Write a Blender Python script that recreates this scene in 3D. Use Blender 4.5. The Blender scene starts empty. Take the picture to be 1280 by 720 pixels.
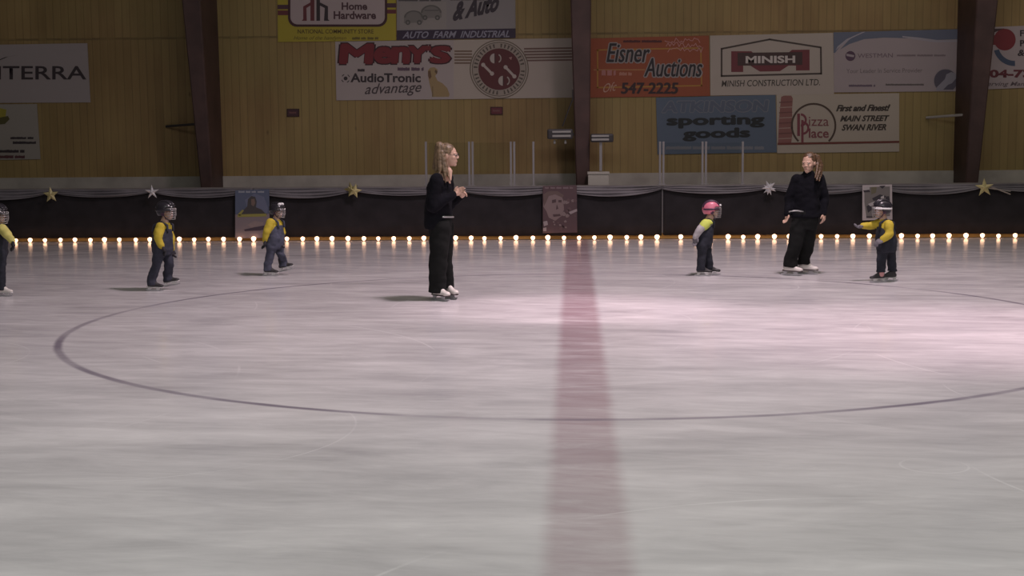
import bpy, bmesh, math, random
from mathutils import Vector, Matrix, noise
random.seed(7)
R = math.radians
PI = math.pi
C = bpy.context.scene.collection

# ------------------------------------------------------------------ camera
F_PX, CAM_H, YAW, PITCH, ROLL = 1794.4, 1.702, 0.0432, 0.1058, -0.0077
U_ = Vector((math.cos(YAW), math.sin(YAW), 0))
V_ = Vector((-math.sin(YAW)*math.sin(PITCH), math.cos(YAW)*math.sin(PITCH), math.cos(PITCH)))
FW = Vector((-math.sin(YAW)*math.cos(PITCH), math.cos(YAW)*math.cos(PITCH), -math.sin(PITCH)))
RT = math.cos(ROLL)*U_ + math.sin(ROLL)*V_
UP = -math.sin(ROLL)*U_ + math.cos(ROLL)*V_
cd = bpy.data.cameras.new('camera'); cam = bpy.data.objects.new('camera', cd); C.objects.link(cam)
m = Matrix((RT, UP, -FW)).transposed().to_4x4(); m.translation = (0, 0, CAM_H)
cam.matrix_world = m
cd.sensor_width = 36; cd.lens = F_PX/1280*36; cd.clip_start = .1; cd.clip_end = 200
bpy.context.scene.camera = cam

def at(px, py, Y=None, Z=None):
    """world point seen at a photo pixel, on the plane y=Y or z=Z"""
    d = FW*F_PX + RT*(px-640) + UP*(360-py)
    t = Y/d.y if Y is not None else (Z-CAM_H)/d.z
    return Vector((0, 0, CAM_H)) + d*t

# ------------------------------------------------------------------ world, lights, exposure
sc = bpy.context.scene
sc.view_settings.view_transform = 'Standard'; sc.view_settings.look = 'None'
sc.view_settings.gamma = 1; sc.view_settings.use_curve_mapping = False
sc.view_settings.exposure = 0.0
w = bpy.data.worlds.new('world'); sc.world = w; w.use_nodes = True
w.node_tree.nodes['Background'].inputs[0].default_value = (1.0, .93, .86, 1)
w.node_tree.nodes['Background'].inputs[1].default_value = 0.055

def area(name, loc, target, size, sizey, power, col):
    l = bpy.data.lights.new(name, 'AREA'); l.shape = 'RECTANGLE'; l.size = size; l.size_y = sizey
    l.energy = power; l.color = col
    o = bpy.data.objects.new(name, l); C.objects.link(o); o.location = loc
    o.rotation_euler = (Vector(target)-Vector(loc)).to_track_quat('-Z', 'Y').to_euler(); return o
def spot(name, loc, target, ang, blend, power, col, r=.25):
    l = bpy.data.lights.new(name, 'SPOT'); l.spot_size = R(ang); l.spot_blend = blend
    l.energy = power; l.color = col; l.shadow_soft_size = r
    o = bpy.data.objects.new(name, l); C.objects.link(o); o.location = loc
    o.rotation_euler = (Vector(target)-Vector(loc)).to_track_quat('-Z', 'Y').to_euler(); return o
# rows of roof lights over the near half of the rink (dimmed, slightly greenish white)
area('roof_light', (1, 4.5, 8.5), (1, 6.0, 0), 15, 3, 660, (1, .99, .94))
area('roof_light_far', (7, 17.0, 9.5), (6, 21, 0), 10, 3, 170, (1, .86, .76))
# pink show spotlights hung in the roof
spot('show_spot', (10, 11.5, 8.5), (3.6, 12.2, 0), 29, 1.0, 4100, (1, .68, .78), .25)
spot('show_spot_b', (6.5, 14.5, 9.0), (.1, 14.1, 0), 17, 1.0, 3700, (1, .72, .81), .25)
spot('show_spot_c', (3.0, 13.5, 12.0), (.0, 15.5, 0), 92, 1.0, 5200, (1, .79, .87), .8)

# ------------------------------------------------------------------ materials
def mat(name, col, rough=.7, metal=0, spec=.5, emis=None, es=0, var=0, scale=8, bump=0, bscale=40, bdist=.01, sheen=0):
    m = bpy.data.materials.new(name); m.use_nodes = True
    nt = m.node_tree; b = nt.nodes['Principled BSDF']
    b.inputs['Base Color'].default_value = (*col, 1); b.inputs['Roughness'].default_value = rough
    b.inputs['Metallic'].default_value = metal; b.inputs['Specular IOR Level'].default_value = spec
    if sheen: b.inputs['Sheen Weight'].default_value = sheen
    if emis: b.inputs['Emission Color'].default_value = (*emis, 1); b.inputs['Emission Strength'].default_value = es
    tc = nt.nodes.new('ShaderNodeTexCoord')
    if var:
        n = nt.nodes.new('ShaderNodeTexNoise'); n.inputs['Scale'].default_value = scale; n.inputs['Detail'].default_value = 4
        nt.links.new(tc.outputs['Object'], n.inputs['Vector'])
        r = nt.nodes.new('ShaderNodeMapRange'); r.inputs[1].default_value = .3; r.inputs[2].default_value = .7
        r.inputs[3].default_value = 1-var; r.inputs[4].default_value = 1+var
        nt.links.new(n.outputs['Fac'], r.inputs[0])
        mx = nt.nodes.new('ShaderNodeMix'); mx.data_type = 'RGBA'; mx.blend_type = 'MULTIPLY'; mx.inputs[0].default_value = 1
        mx.inputs[6].default_value = (*col, 1); nt.links.new(r.outputs[0], mx.inputs[7])
        nt.links.new(mx.outputs[2], b.inputs['Base Color'])
    if bump:
        n = nt.nodes.new('ShaderNodeTexNoise'); n.inputs['Scale'].default_value = bscale; n.inputs['Detail'].default_value = 3
        nt.links.new(tc.outputs['Object'], n.inputs['Vector'])
        bp = nt.nodes.new('ShaderNodeBump'); bp.inputs['Strength'].default_value = bump; bp.inputs['Distance'].default_value = bdist
        nt.links.new(n.outputs['Fac'], bp.inputs['Height']); nt.links.new(bp.outputs[0], b.inputs['Normal'])
    return m

class NT:
    """tiny helper to write node maths"""
    def __init__(s, m): s.nt = m.node_tree
    def n(s, t, **k):
        x = s.nt.nodes.new(t)
        for a, v in k.items(): setattr(x, a, v)
        return x
    def put(s, sock, v):
        if hasattr(v, 'is_output'): s.nt.links.new(v, sock)
        else: sock.default_value = v
    def m(s, op, *a, clamp=False):
        x = s.n('ShaderNodeMath', operation=op, use_clamp=clamp)
        for i, v in enumerate(a): s.put(x.inputs[i], v)
        return x.outputs[0]
    def vm(s, op, *a):
        x = s.n('ShaderNodeVectorMath', operation=op)
        for i, v in enumerate(a): s.put(x.inputs[i], v)
        return x.outputs['Value'] if op in ('LENGTH', 'DISTANCE') else x.outputs[0]
    def rng(s, v, a, b, c, d, smooth=False):
        x = s.n('ShaderNodeMapRange', interpolation_type='SMOOTHSTEP' if smooth else 'LINEAR')
        for i, q in enumerate((v, a, b, c, d)): s.put(x.inputs[i], q)
        return x.outputs[0]
    def noise(s, vec, scale, detail=3, rough=.5, dist=0):
        x = s.n('ShaderNodeTexNoise'); s.put(x.inputs['Vector'], vec)
        x.inputs['Scale'].default_value = scale; x.inputs['Detail'].default_value = detail
        x.inputs['Roughness'].default_value = rough; x.inputs['Distortion'].default_value = dist
        return x.outputs['Fac']
    def mix(s, f, a, b, mode='MIX'):
        x = s.n('ShaderNodeMix', data_type='RGBA', blend_type=mode)
        s.put(x.inputs[0], f); s.put(x.inputs[6], a); s.put(x.inputs[7], b)
        return x.outputs[2]

LINE_X, CIRC_Y = .056, 13.08
def ice_material():
    m = bpy.data.materials.new('ice'); m.use_nodes = True; g = NT(m); b = m.node_tree.nodes['Principled BSDF']
    P = g.n('ShaderNodeNewGeometry').outputs['Position']
    sx = g.n('ShaderNodeSeparateXYZ'); g.put(sx.inputs[0], P); X, Y = sx.outputs[0], sx.outputs[1]
    st = g.vm('MULTIPLY', P, (.6, 1.7, 1)); rot = g.n('ShaderNodeVectorRotate'); g.put(rot.inputs['Vector'], P); rot.inputs['Angle'].default_value = .12
    st2 = g.vm('MULTIPLY', rot.outputs[0], (1.5, 6.0, 1))
    n1 = g.noise(st, .9, 6, .62, .4); n2 = g.noise(st2, 1.0, 7, .7, .6); n3 = g.noise(g.vm('MULTIPLY', P, (.5, 1.3, 1)), .9, 5, .6, 1.2)
    f = g.m('ADD', g.m('MULTIPLY', g.m('SUBTRACT', n1, .5), 1.0), g.m('MULTIPLY', g.m('SUBTRACT', n2, .5), .8))
    f = g.m('ADD', f, g.m('MULTIPLY', g.m('SUBTRACT', n3, .5), 1.1))
    lv = g.rng(f, -.45, .45, 0, 1)
    col = g.mix(lv, (.44, .43, .445, 1), (.76, .745, .755, 1))
    # centre line painted under the ice, edges feathered, fainter towards the near side
    wob = g.m('MULTIPLY', g.m('SUBTRACT', g.noise(st2, 1.2, 4), .5), .05)
    dx = g.m('ABSOLUTE', g.m('ADD', g.m('SUBTRACT', X, LINE_X), wob))
    lm = g.rng(dx, .13, .225, 1, 0, True)
    fade = g.rng(Y, 6, 13, .55, .95)
    fade = g.m('MULTIPLY', fade, g.rng(n2, .32, .68, 1.0, .55))
    col = g.mix(g.m('MULTIPLY', lm, fade), col, (.37, .255, .285, 1))
    # centre face-off circle
    dc = g.vm('DISTANCE', g.vm('MULTIPLY', P, (1, 1, 0)), (LINE_X, CIRC_Y, 0))
    dc = g.m('ABSOLUTE', g.m('ADD', g.m('SUBTRACT', dc, 4.572), g.m('MULTIPLY', wob, .35)))
    cm = g.rng(dc, .012, .052, 1, 0, True)
    cm = g.m('MULTIPLY', cm, g.rng(g.noise(P, .8, 4), .35, .65, .85, .25))
    col = g.mix(cm, col, (.17, .145, .20, 1))
    # skate marks: thin arcs of shaved snow
    rs = random.Random(11); tot = None
    arcs = []
    for k in range(24):
        arcs.append((rs.uniform(-7, 7), rs.uniform(5, 19), rs.uniform(.4, 3.5), rs.uniform(.005, .010)))
    p = at(1180, 582, Z=0); arcs.append((p.x-.05, p.y, .17, .006))
    p = at(1150, 720, Z=0); arcs.append((p.x, p.y-1.2, 2.4, .008))
    for i, (cx, cy, rr, ww) in enumerate(arcs):
        d = g.vm('DISTANCE', g.vm('MULTIPLY', P, (1, 1.0, 0)), (cx, cy, 0))
        d = g.m('ABSOLUTE', g.m('SUBTRACT', d, rr))
        a = g.rng(d, ww*.4, ww*1.8, 1, 0, True)
        nn = g.rng(g.noise(g.vm('ADD', P, (i*3.1, 0, 0)), .8, 2), .5, .62, 0, .75)
        a = g.m('MULTIPLY', a, nn)
        tot = a if tot is None else g.m('MAXIMUM', tot, a)
    col = g.mix(g.m('MULTIPLY', tot, .62), col, (.80, .79, .80, 1))
    g.put(b.inputs['Base Color'], col)
    g.put(b.inputs['Roughness'], g.rng(n2, .3, .7, .13, .26))
    b.inputs['IOR'].default_value = 1.31; b.inputs['Specular IOR Level'].default_value = .22
    bp = g.n('ShaderNodeBump'); bp.inputs['Strength'].default_value = .05; bp.inputs['Distance'].default_value = .01
    g.put(bp.inputs['Height'], g.noise(st2, 2.5, 5)); g.put(b.inputs['Normal'], bp.outputs[0])
    return m

def wood_wall_material():
    m = bpy.data.materials.new('plank_wall'); m.use_nodes = True; g = NT(m); b = m.node_tree.nodes['Principled BSDF']
    P = g.n('ShaderNodeNewGeometry').outputs['Position']
    sx = g.n('ShaderNodeSeparateXYZ'); g.put(sx.inputs[0], P); X, Z = sx.outputs[0], sx.outputs[2]
    bw = .135
    idx = g.m('FLOOR', g.m('DIVIDE', X, bw)); row = g.m('GREATER_THAN', Z, 3.43)
    wn = g.n('ShaderNodeTexWhiteNoise', noise_dimensions='2D')
    cb = g.n('ShaderNodeCombineXYZ'); g.put(cb.inputs[0], idx); g.put(cb.inputs[1], row); g.put(wn.inputs['Vector'], cb.outputs[0])
    fr = g.m('FRACT', g.m('DIVIDE', X, bw))
    edge = g.m('MINIMUM', fr, g.m('SUBTRACT', 1.0, fr))
    grain = g.noise(g.vm('ADD', g.vm('MULTIPLY', P, (14, 1, .7)), cb.outputs[0]), 1.3, 6, .6, .4)
    blot = g.noise(g.vm('MULTIPLY', P, (1, 1, .55)), .9, 4)
    f = g.m('ADD', g.m('MULTIPLY', wn.outputs[0], .13), g.m('ADD', g.m('MULTIPLY', grain, .35), g.m('MULTIPLY', blot, .85)))
    f = g.rng(f, .35, .98, 0, 1)
    col = g.mix(f, (.17, .10, .036, 1), (.36, .255, .10, 1))
    hue = g.noise(P, .55, 3)
    col = g.mix(g.rng(hue, .4, .62, 0, .5), col, (.25, .205, .07, 1))
    seam = g.rng(edge, .015, .07, .68, 1)
    seam = g.m('MULTIPLY', seam, g.rng(g.m('ABSOLUTE', g.m('SUBTRACT', Z, 3.43)), .008, .025, .55, 1))
    lo = g.m('POWER', wn.outputs[0], 2.0)
    seam = g.m('MAXIMUM', seam, g.m('SUBTRACT', 1.0, g.m('ADD', lo, .12)))
    col = g.mix(1.0, col, seam, 'MULTIPLY')
    kn = g.n('ShaderNodeTexVoronoi'); kn.inputs['Scale'].default_value = 1.4; g.put(kn.inputs['Vector'], g.vm('MULTIPLY', P, (1.2, 1, .6)))
    col = g.mix(g.rng(kn.outputs['Distance'], .02, .05, .55, 0), col, (.08, .045, .02, 1))
    g.put(b.inputs['Base Color'], col); b.inputs['Roughness'].default_value = .62
    bp = g.n('ShaderNodeBump'); bp.inputs['Strength'].default_value = .3; bp.inputs['Distance'].default_value = .01
    g.put(bp.inputs['Height'], seam); g.put(b.inputs['Normal'], bp.outputs[0])
    return m

def hair_material(name, c1, c2):
    m = bpy.data.materials.new(name); m.use_nodes = True; g = NT(m); b = m.node_tree.nodes['Principled BSDF']
    tc = g.n('ShaderNodeTexCoord').outputs['Object']
    n = g.noise(g.vm('MULTIPLY', tc, (60, 60, 6)), 1, 3)
    g.put(b.inputs['Base Color'], g.mix(g.rng(n, .35, .65, 0, 1), (*c1, 1), (*c2, 1)))
    b.inputs['Roughness'].default_value = .5
    bp = g.n('ShaderNodeBump'); bp.inputs['Strength'].default_value = .6; bp.inputs['Distance'].default_value = .006
    g.put(bp.inputs['Height'], n); g.put(b.inputs['Normal'], bp.outputs[0])
    return m

ICE = ice_material(); WALL = wood_wall_material()
M = dict(
 column=mat('column_stain', (.062, .034, .030), .6, var=.25, scale=3),
 base=mat('painted_block', (.38, .355, .32), .75, var=.18, scale=2.5),
 board=mat('board_panel', (.62, .62, .62), .4),
 kick=mat('yellow_kick', (.30, .17, .035), .6),
 cap=mat('cap_rail', (.20, .185, .175), .5, var=.15, scale=3),
 skirt=mat('black_cloth', (.023, .021, .024), .9, spec=.25, var=.2, scale=4),
 satin=mat('silver_satin', (.165, .155, .168), .5, spec=.4, var=.2, scale=2.5),
 steel=mat('stanchion_metal', (.27, .26, .265), .4, metal=.4),
 gold=mat('gold_foil', (.52, .46, .22), .45, metal=.1, bump=.5, bscale=25),
 golddark=mat('dull_gold_foil', (.20, .18, .07), .45, metal=.4, bump=.5, bscale=25),
 silver=mat('silver_foil', (.66, .66, .70), .35, metal=.2, bump=.8, bscale=22),
 cord=mat('green_cord', (.05, .04, .03), .6),
 bulb=mat('warm_bulb', (1, .7, .45), .3, emis=(1.0, .56, .34), es=4.2),
 socket=mat('bulb_socket', (.12, .07, .04), .5),
 lampbody=mat('black_housing', (.035, .032, .035), .5),
 lampbar=mat('grey_reflector', (.33, .32, .31), .4, metal=.2),
 boxm=mat('pale_box', (.42, .40, .36), .7),
 skin=mat('skin', (.56, .36, .27), .55, var=.06),
 eyew=mat('eye_white', (.42, .38, .36), .3), iris=mat('eye_iris', (.05, .035, .03), .2), lip=mat('lips', (.42, .18, .16), .5),
 blackknit=mat('black_knit', (.006, .006, .009), .95, spec=.15, var=.25, scale=9, bump=.3, bscale=60),
 blackpant=mat('black_trouser', (.010, .0105, .0105), .95, spec=.2, var=.25, scale=6, bump=.25),
 belt=mat('silver_belt', (.45, .45, .45), .35, metal=.6),
 whiteboot=mat('white_boot', (.72, .68, .64), .45, var=.08), blackboot=mat('black_boot', (.03, .028, .03), .5),
 sole=mat('dark_sole', (.05, .03, .03), .5), blade=mat('blade_steel', (.6, .6, .62), .3, metal=.8),
 whitesole=mat('white_holder', (.65, .64, .63), .5),
 yellow=mat('yellow_shirt', (.52, .40, .035), .8, var=.1, bump=.3, bscale=18, bdist=.02),
 paleyellow=mat('pale_yellow_shirt', (.60, .55, .16), .8, var=.1, bump=.3),
 denim=mat('slate_denim', (.030, .032, .050), .85, var=.25, scale=14, bump=.3),
 denimlt=mat('faded_denim', (.058, .062, .095), .85, var=.3, scale=14, bump=.3),
 navy=mat('navy_denim', (.014, .016, .026), .85, var=.25, scale=14, bump=.3),
 glove=mat('black_glove', (.025, .023, .03), .8), gloveg=mat('grey_glove', (.16, .15, .17), .8),
 grey=mat('grey_sleeve', (.40, .38, .39), .8, var=.12, scale=12), neon=mat('neon_yoke', (.58, .66, .12), .75),
 hblack=mat('black_helmet', (.022, .020, .026), .28), hpink=mat('pink_helmet', (.62, .17, .25), .35),
 hdark=mat('dark_helmet_band', (.05, .02, .045), .4), hwhite=mat('white_patch', (.72, .72, .72), .4),
 wire=mat('cage_wire', (.40, .38, .38), .35, metal=.7), pinksock=mat('pink_sock', (.60, .30, .29), .8),
 hairb=hair_material('blonde_hair', (.085, .055, .030), (.20, .135, .075)), hairr=hair_material('auburn_hair', (.05, .028, .015), (.12, .068, .032)),
)
gl = bpy.data.materials.new('clear_glass'); gl.use_nodes = True
_b = gl.node_tree.nodes['Principled BSDF']; _b.inputs['Transmission Weight'].default_value = 1; _b.inputs['Roughness'].default_value = .02
_b.inputs['IOR'].default_value = 1.1; _b.inputs['Base Color'].default_value = (.86, .88, .87, 1); M['glass'] = gl
_paint = {}
def paint(r, g, b_):
    k = (r, g, b_)
    if k not in _paint: _paint[k] = mat('print_%d_%d_%d' % (r*100, g*100, b_*100), k, .6)
    return _paint[k]

# ------------------------------------------------------------------ object helpers
def tag(o, label=None, cat=None, group=None, kind=None):
    if label: o['label'] = label
    if cat: o['category'] = cat
    if group: o['group'] = group
    if kind: o['kind'] = kind
    return o
def empty(name, loc=(0, 0, 0), rz=0):
    o = bpy.data.objects.new(name, None); C.objects.link(o); o.location = loc; o.rotation_euler = (0, 0, rz)
    o.empty_display_size = .1; return o
def obj(name, bm, material, parent=None, smooth=False, loc=None):
    me = bpy.data.meshes.new(name)
    if isinstance(bm, bmesh.types.BMesh):
        bmesh.ops.recalc_face_normals(bm, faces=bm.faces); bm.to_mesh(me); bm.free()
    else: me = bm
    if not isinstance(material, (list, tuple)): material = [material]
    me.materials.clear()
    for q in material: me.materials.append(q)
    if smooth:
        me.polygons.foreach_set('use_smooth', [True]*len(me.polygons))
    o = bpy.data.objects.new(name, me); C.objects.link(o)
    if parent: o.parent = parent
    if loc is not None: o.location = loc
    return o
def copy_tree(o, parent=None):
    c = o.copy(); C.objects.link(c); c.parent = parent
    for ch in [x for x in o.children]: copy_tree(ch, c)
    return c

def box(bm, lo, hi, bev=0):
    t = bmesh.new()
    bmesh.ops.create_cube(t, size=1)
    for v in t.verts: v.co = Vector([lo[i]+(v.co[i]+.5)*(hi[i]-lo[i]) for i in range(3)])
    if bev: bmesh.ops.bevel(t, geom=t.edges[:], offset=bev, segments=2, affect='EDGES', profile=.6)
    me = bpy.data.meshes.new('t'); t.to_mesh(me); t.free(); bm.from_mesh(me); bpy.data.meshes.remove(me)
def loft(bm, rings, n=18, close=True):
    """rings: (centre, vector u, vector v)"""
    rr = []
    for c, u, v in rings:
        rr.append([bm.verts.new(Vector(c)+Vector(u)*math.cos(2*PI*i/n)+Vector(v)*math.sin(2*PI*i/n)) for i in range(n)])
    for a, b_ in zip(rr, rr[1:]):
        for i in range(n): bm.faces.new((a[i], a[(i+1) % n], b_[(i+1) % n], b_[i]))
    if close:
        bm.faces.new(rr[0][::-1]); bm.faces.new(rr[-1])
def frame(d):
    d = d.normalized(); a = Vector((0, 0, 1)) if abs(d.z) < .9 else Vector((1, 0, 0))
    u = d.cross(a).normalized(); return u, d.cross(u).normalized()
def cap(bm, p, q, r1, r2, n=14):
    p, q = Vector(p), Vector(q); d = q-p
    if d.length < 1e-5: d = Vector((0, 0, 1e-4)); q = p+d
    u, v = frame(d); dn = d.normalized(); rings = []
    for k in (-85, -60, -30): a = R(k); rings.append((p+dn*r1*math.sin(a), u*r1*math.cos(a), v*r1*math.cos(a)))
    rings.append((p, u*r1, v*r1)); rings.append((q, u*r2, v*r2))
    for k in (30, 60, 85): a = R(k); rings.append((q+dn*r2*math.sin(a), u*r2*math.cos(a), v*r2*math.cos(a)))
    loft(bm, rings, n)
def chain(bm, pts, rad, n=14):
    for i in range(len(pts)-1): cap(bm, pts[i], pts[i+1], rad[i], rad[i+1], n)
def tube(bm, pts, r, n=8):
    pts = [Vector(p) for p in pts]; rings = []
    for i, p in enumerate(pts):
        d = pts[min(i+1, len(pts)-1)]-pts[max(i-1, 0)]
        u, v = frame(d); rr = r[i] if isinstance(r, (list, tuple)) else r
        if i: # keep frames from flipping
            pu = rings[-1][1].normalized(); u = (pu-d.normalized()*pu.dot(d.normalized())).normalized(); v = d.normalized().cross(u)
        rings.append((p, u*rr, v*rr))
    loft(bm, rings, n)
def ell(bm, c, r, mtx=None, seg=18, ring=12):
    g = bmesh.ops.create_uvsphere(bm, u_segments=seg, v_segments=ring, radius=1)
    for v in g['verts']:
        p = Vector((v.co.x*r[0], v.co.y*r[1], v.co.z*r[2]))
        if mtx: p = mtx @ p
        v.co = p+Vector(c)
def fuse(bm, voxel, smooth=3, wrinkle=0, wscale=14, seed=0):
    """union of overlapping closed shapes -> one continuous surface"""
    me = bpy.data.meshes.new('t'); bmesh.ops.recalc_face_normals(bm, faces=bm.faces); bm.to_mesh(me); bm.free()
    o = bpy.data.objects.new('t', me); C.objects.link(o)
    r = o.modifiers.new('r', 'REMESH'); r.mode = 'VOXEL'; r.voxel_size = voxel
    s = o.modifiers.new('s', 'SMOOTH'); s.iterations = smooth; s.factor = .5
    dg = bpy.context.evaluated_depsgraph_get()
    out = bpy.data.meshes.new_from_object(o.evaluated_get(dg))
    bpy.data.objects.remove(o); bpy.data.meshes.remove(me)
    if wrinkle:
        off = Vector((seed*3.7, seed*1.3, 0)); nr = [v.normal.copy() for v in out.vertices]
        for v, nn in zip(out.vertices, nr):
            q = v.co; a = noise.noise(Vector((q.x*wscale*.6, q.y*wscale*.6, q.z*wscale))+off)
            b_ = noise.noise(Vector((q.x*wscale*1.5, q.y*wscale*1.5, q.z*wscale*2.2))+off)
            v.co = q+nn*wrinkle*(a+.5*b_)
    return out

# ------------------------------------------------------------------ setting
BY, WY = 23.50, 25.0           # rink side of the boards, face of the plank wall
bm = bmesh.new()
v = [bm.verts.new(p) for p in ((-20, -3, 0), (20, -3, 0), (20, BY+.1, 0), (-20, BY+.1, 0), (-20, -3, -.1), (20, -3, -.1), (20, BY+.1, -.1), (-20, BY+.1, -.1))]
for f in ((0, 1, 2, 3), (7, 6, 5, 4), (0, 4, 5, 1), (1, 5, 6, 2), (2, 6, 7, 3), (3, 7, 4, 0)): bm.faces.new([v[i] for i in f])
tag(obj('floor', bm, ICE), 'sheet of scraped ice with centre line and circle', None, None, 'structure')
bm = bmesh.new(); box(bm, (-20, BY+.1, -.1), (20, WY+.3, 0)); tag(obj('floor_back', bm, M['base']), kind='structure')
bm = bmesh.new(); box(bm, (-20, WY, 0), (20, WY+.2, 8)); tag(obj('wall_back', bm, WALL), 'vertical wooden plank wall behind the rink', kind='structure')
# painted block base along the wall (its top edge climbs slightly to the right)
pl, pr = at(0, 222.5, Y=WY-.03), at(1280, 212.5, Y=WY-.03); k = (pr.z-pl.z)/(pr.x-pl.x)
bm = bmesh.new(); box(bm, (-20, WY-.03, 0), (20, WY, 1))
for vv in bm.verts:
    if vv.co.z > .5: vv.co.z = pl.z+k*(vv.co.x-pl.x)
tag(obj('baseboard_back', bm, M['base']), 'pale painted strip along the foot of the plank wall', kind='structure')
# boards
BT = .875
bm = bmesh.new(); box(bm, (-20, BY, .10), (20, BY+.10, BT-.03)); bd = tag(obj('rink_boards', bm, M['board']), 'rink side boards hung with black cloth', kind='structure')
bm = bmesh.new(); box(bm, (-20, BY-.02, BT-.03), (20, BY+.13, BT+.01), .008); obj('cap_rail', bm, M['cap'], bd)
bm = bmesh.new(); box(bm, (-20, BY-.015, 0), (20, BY+.10, .10), .005); obj('kick_plate', bm, M['kick'], bd)

# arch legs of the building
def column(fb, ft, label):
    """front face edges (left,right px) at y=228 and y=0"""
    bm = bmesh.new(); b0, b1 = at(fb[0], 228, Y=24.2), at(fb[1], 228, Y=24.2); t0, t1 = at(ft[0], 0, Y=23.85), at(ft[1], 0, Y=23.85)
    def ext(a, b_, z): k = (z-a.z)/(b_.z-a.z); return a+(b_-a)*k
    rows = []
    for z in (0.0, 1, 2, 3, 4, 5.5, 7.5):
        a, c = ext(b0, t0, z), ext(b1, t1, z)
        yb = WY
        w_ = .02
        rows.append([bm.verts.new(p) for p in ((a.x+w_, a.y, z), (c.x-w_, c.y, z), (c.x, c.y+w_, z), (c.x, yb, z), (a.x, yb, z), (a.x, a.y+w_, z))])
    for r0, r1 in zip(rows, rows[1:]):
        for i in range(6): bm.faces.new((r0[i], r0[(i+1) % 6], r1[(i+1) % 6], r1[i]))
    bm.faces.new(rows[0][::-1]); bm.faces.new(rows[-1])
    o = obj('arch_column', bm, M['column']); tag(o, label, 'column', 'arch columns along the plank wall'); return o
column((250, 265), (227, 250), 'dark reddish brown arch column left, between the first banner and the yellow banner')
column((720, 737), (713, 739), 'dark reddish brown arch column in the middle, beside the orange banner')
column((1207, 1223), (1221, 1248), 'dark reddish brown arch column right, covering the edge of the red dot banner')
def rod(a, b_, label, mt):
    bm = bmesh.new(); tube(bm, [a, b_], .022, 8); cap(bm, a, Vector(a)+Vector((0, .01, 0)), .04, .04)
    tag(obj('brace_or_shadow_rod', bm, mt), label, 'brace')
rod(at(1211, 143, Y=24.45), at(1158, 147, Y=24.97), 'thin pale rod running from the right column back to the wall', paint(.33, .31, .29))
rod(at(246, 155, Y=24.45), at(208, 158, Y=24.97), 'thin dark rod standing in for the shadow beside the left column', M['lampbody'])  # dark bar modelled in place of the shadow beside the left column

# stanchions with clear panes standing on the boards
def stanchion(px, label, double=False, top=177):
    p = at(px, 228, Y=BY+.06); z1 = at(px, top, Y=BY+.06).z
    e = empty('stanchion', (p.x, BY+.06, BT+.01)); h = z1-BT-.01
    xs = (-.028, .028) if double else (0,)
    for x in xs:
        bm = bmesh.new(); box(bm, (x-.017, -.02, 0), (x+.017, .02, h), .004); obj('post', bm, M['steel'], e)
    bm = bmesh.new(); box(bm, (min(xs)-.035, -.035, 0), (max(xs)+.035, .035, .012), .003); obj('foot_plate', bm, M['steel'], e)
    tag(e, label, 'post', 'posts standing on the boards'); return p.x, z1
S = {}
for px, lab, d in ((533, 'single grey post just behind the head of the blonde woman', False), (589, 'double grey post right of the hands of the blonde woman', True),
                (641, 'double grey post between the blonde woman and the face poster', True), (667, 'single grey post just left above the face poster', False),
                (827, 'double grey post above the seam in the black cloth, under the blue banner', True), (880, 'double grey post above the pink helmet', True),
                (928, 'single grey post below the right half of the blue banner', False)):
    S[px] = stanchion(px, lab, d)
for a, b_, lab in ((533, 589, 'clear pane on the boards right behind the blonde woman'), (589, 641, 'clear pane on the boards right of the blonde woman'),
                   (827, 880, 'clear pane on the boards below the word sporting, left one'), (880, 928, 'clear pane on the boards above right of the pink helmet')):
    bm = bmesh.new(); box(bm, (S[a][0]+.05, BY+.055, BT+.011), (S[b_][0]-.05, BY+.065, S[a][1]-.02)); tag(obj('glass_pane', bm, M['glass']), lab, 'glass pane', 'clear panes on the boards')

# two box lamps by the middle column
def boxlamp(px0, px1, py0, py1, Y, label, pole=None):
    a, b_ = at(px0, py1, Y=Y), at(px1, py0, Y=Y); W, H = b_.x-a.x, b_.z-a.z
    e = empty('flood_lamp', (a.x, Y, a.z)); tag(e, label, 'lamp')
    bm = bmesh.new(); box(bm, (0, 0, 0), (W, .18, H), .03); obj('housing', bm, M['lampbody'], e)
    o = .03 if pole is None else 0
    for k, (z, hh) in enumerate(((H*.62, .030), (H*.20, .034))):
        bm = bmesh.new(); box(bm, (W*.2 if pole is None else 0.02, -.012, z), (W*.92 if pole is None else W*.8, .01, z+hh), .004)
        obj('reflector_strip', bm, M['lampbar'], e)
    bm = bmesh.new()
    if pole is None:
        box(bm, (W-.06, .17, H*.3), (W+.02, .23, H*.6)); obj('bracket', bm, M['lampbody'], e)
        for x in (.12, .30):
            bm = bmesh.new(); cap(bm, (x, .08, -.03), (x, .08, -.06), .016, .022); obj('knob', bm, M['lampbar'], e)
    else:
        q = at(pole, 216, Y=23.93); box(bm, (q.x-a.x-.022, .06, q.z-a.z+.03), (q.x-a.x+.022, .10, 0)); obj('pole', bm, M['steel'], e)
    return e
boxlamp(684, 716, 161, 174, 23.88, 'dark box lamp with two grey strips fixed left of the middle column')
boxlamp(738, 767, 167, 178, 23.88, 'dark box lamp with two grey strips on a pole over the pale box', 751)
a, b_ = at(735, 231, Y=23.93), at(761, 215.5, Y=23.93)
bm = bmesh.new(); box(bm, (a.x, 23.90, .0), (b_.x, 24.10, b_.z), .012)
ub = tag(obj('utility_box', bm, M['boxm']), 'pale upright box standing behind the boards right of the middle column', 'box')
bm = bmesh.new(); box(bm, (a.x-.01, 23.885, b_.z-.03), (b_.x+.01, 24.11, b_.z+.012), .006); obj('lid', bm, M['boxm'], ub)
bm = bmesh.new(); tube(bm, [at(x, y, Y=24.02) for x, y in ((716, 112), (716, 124), (711, 136), (707, 147), (703, 158))], .012, 6)
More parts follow.
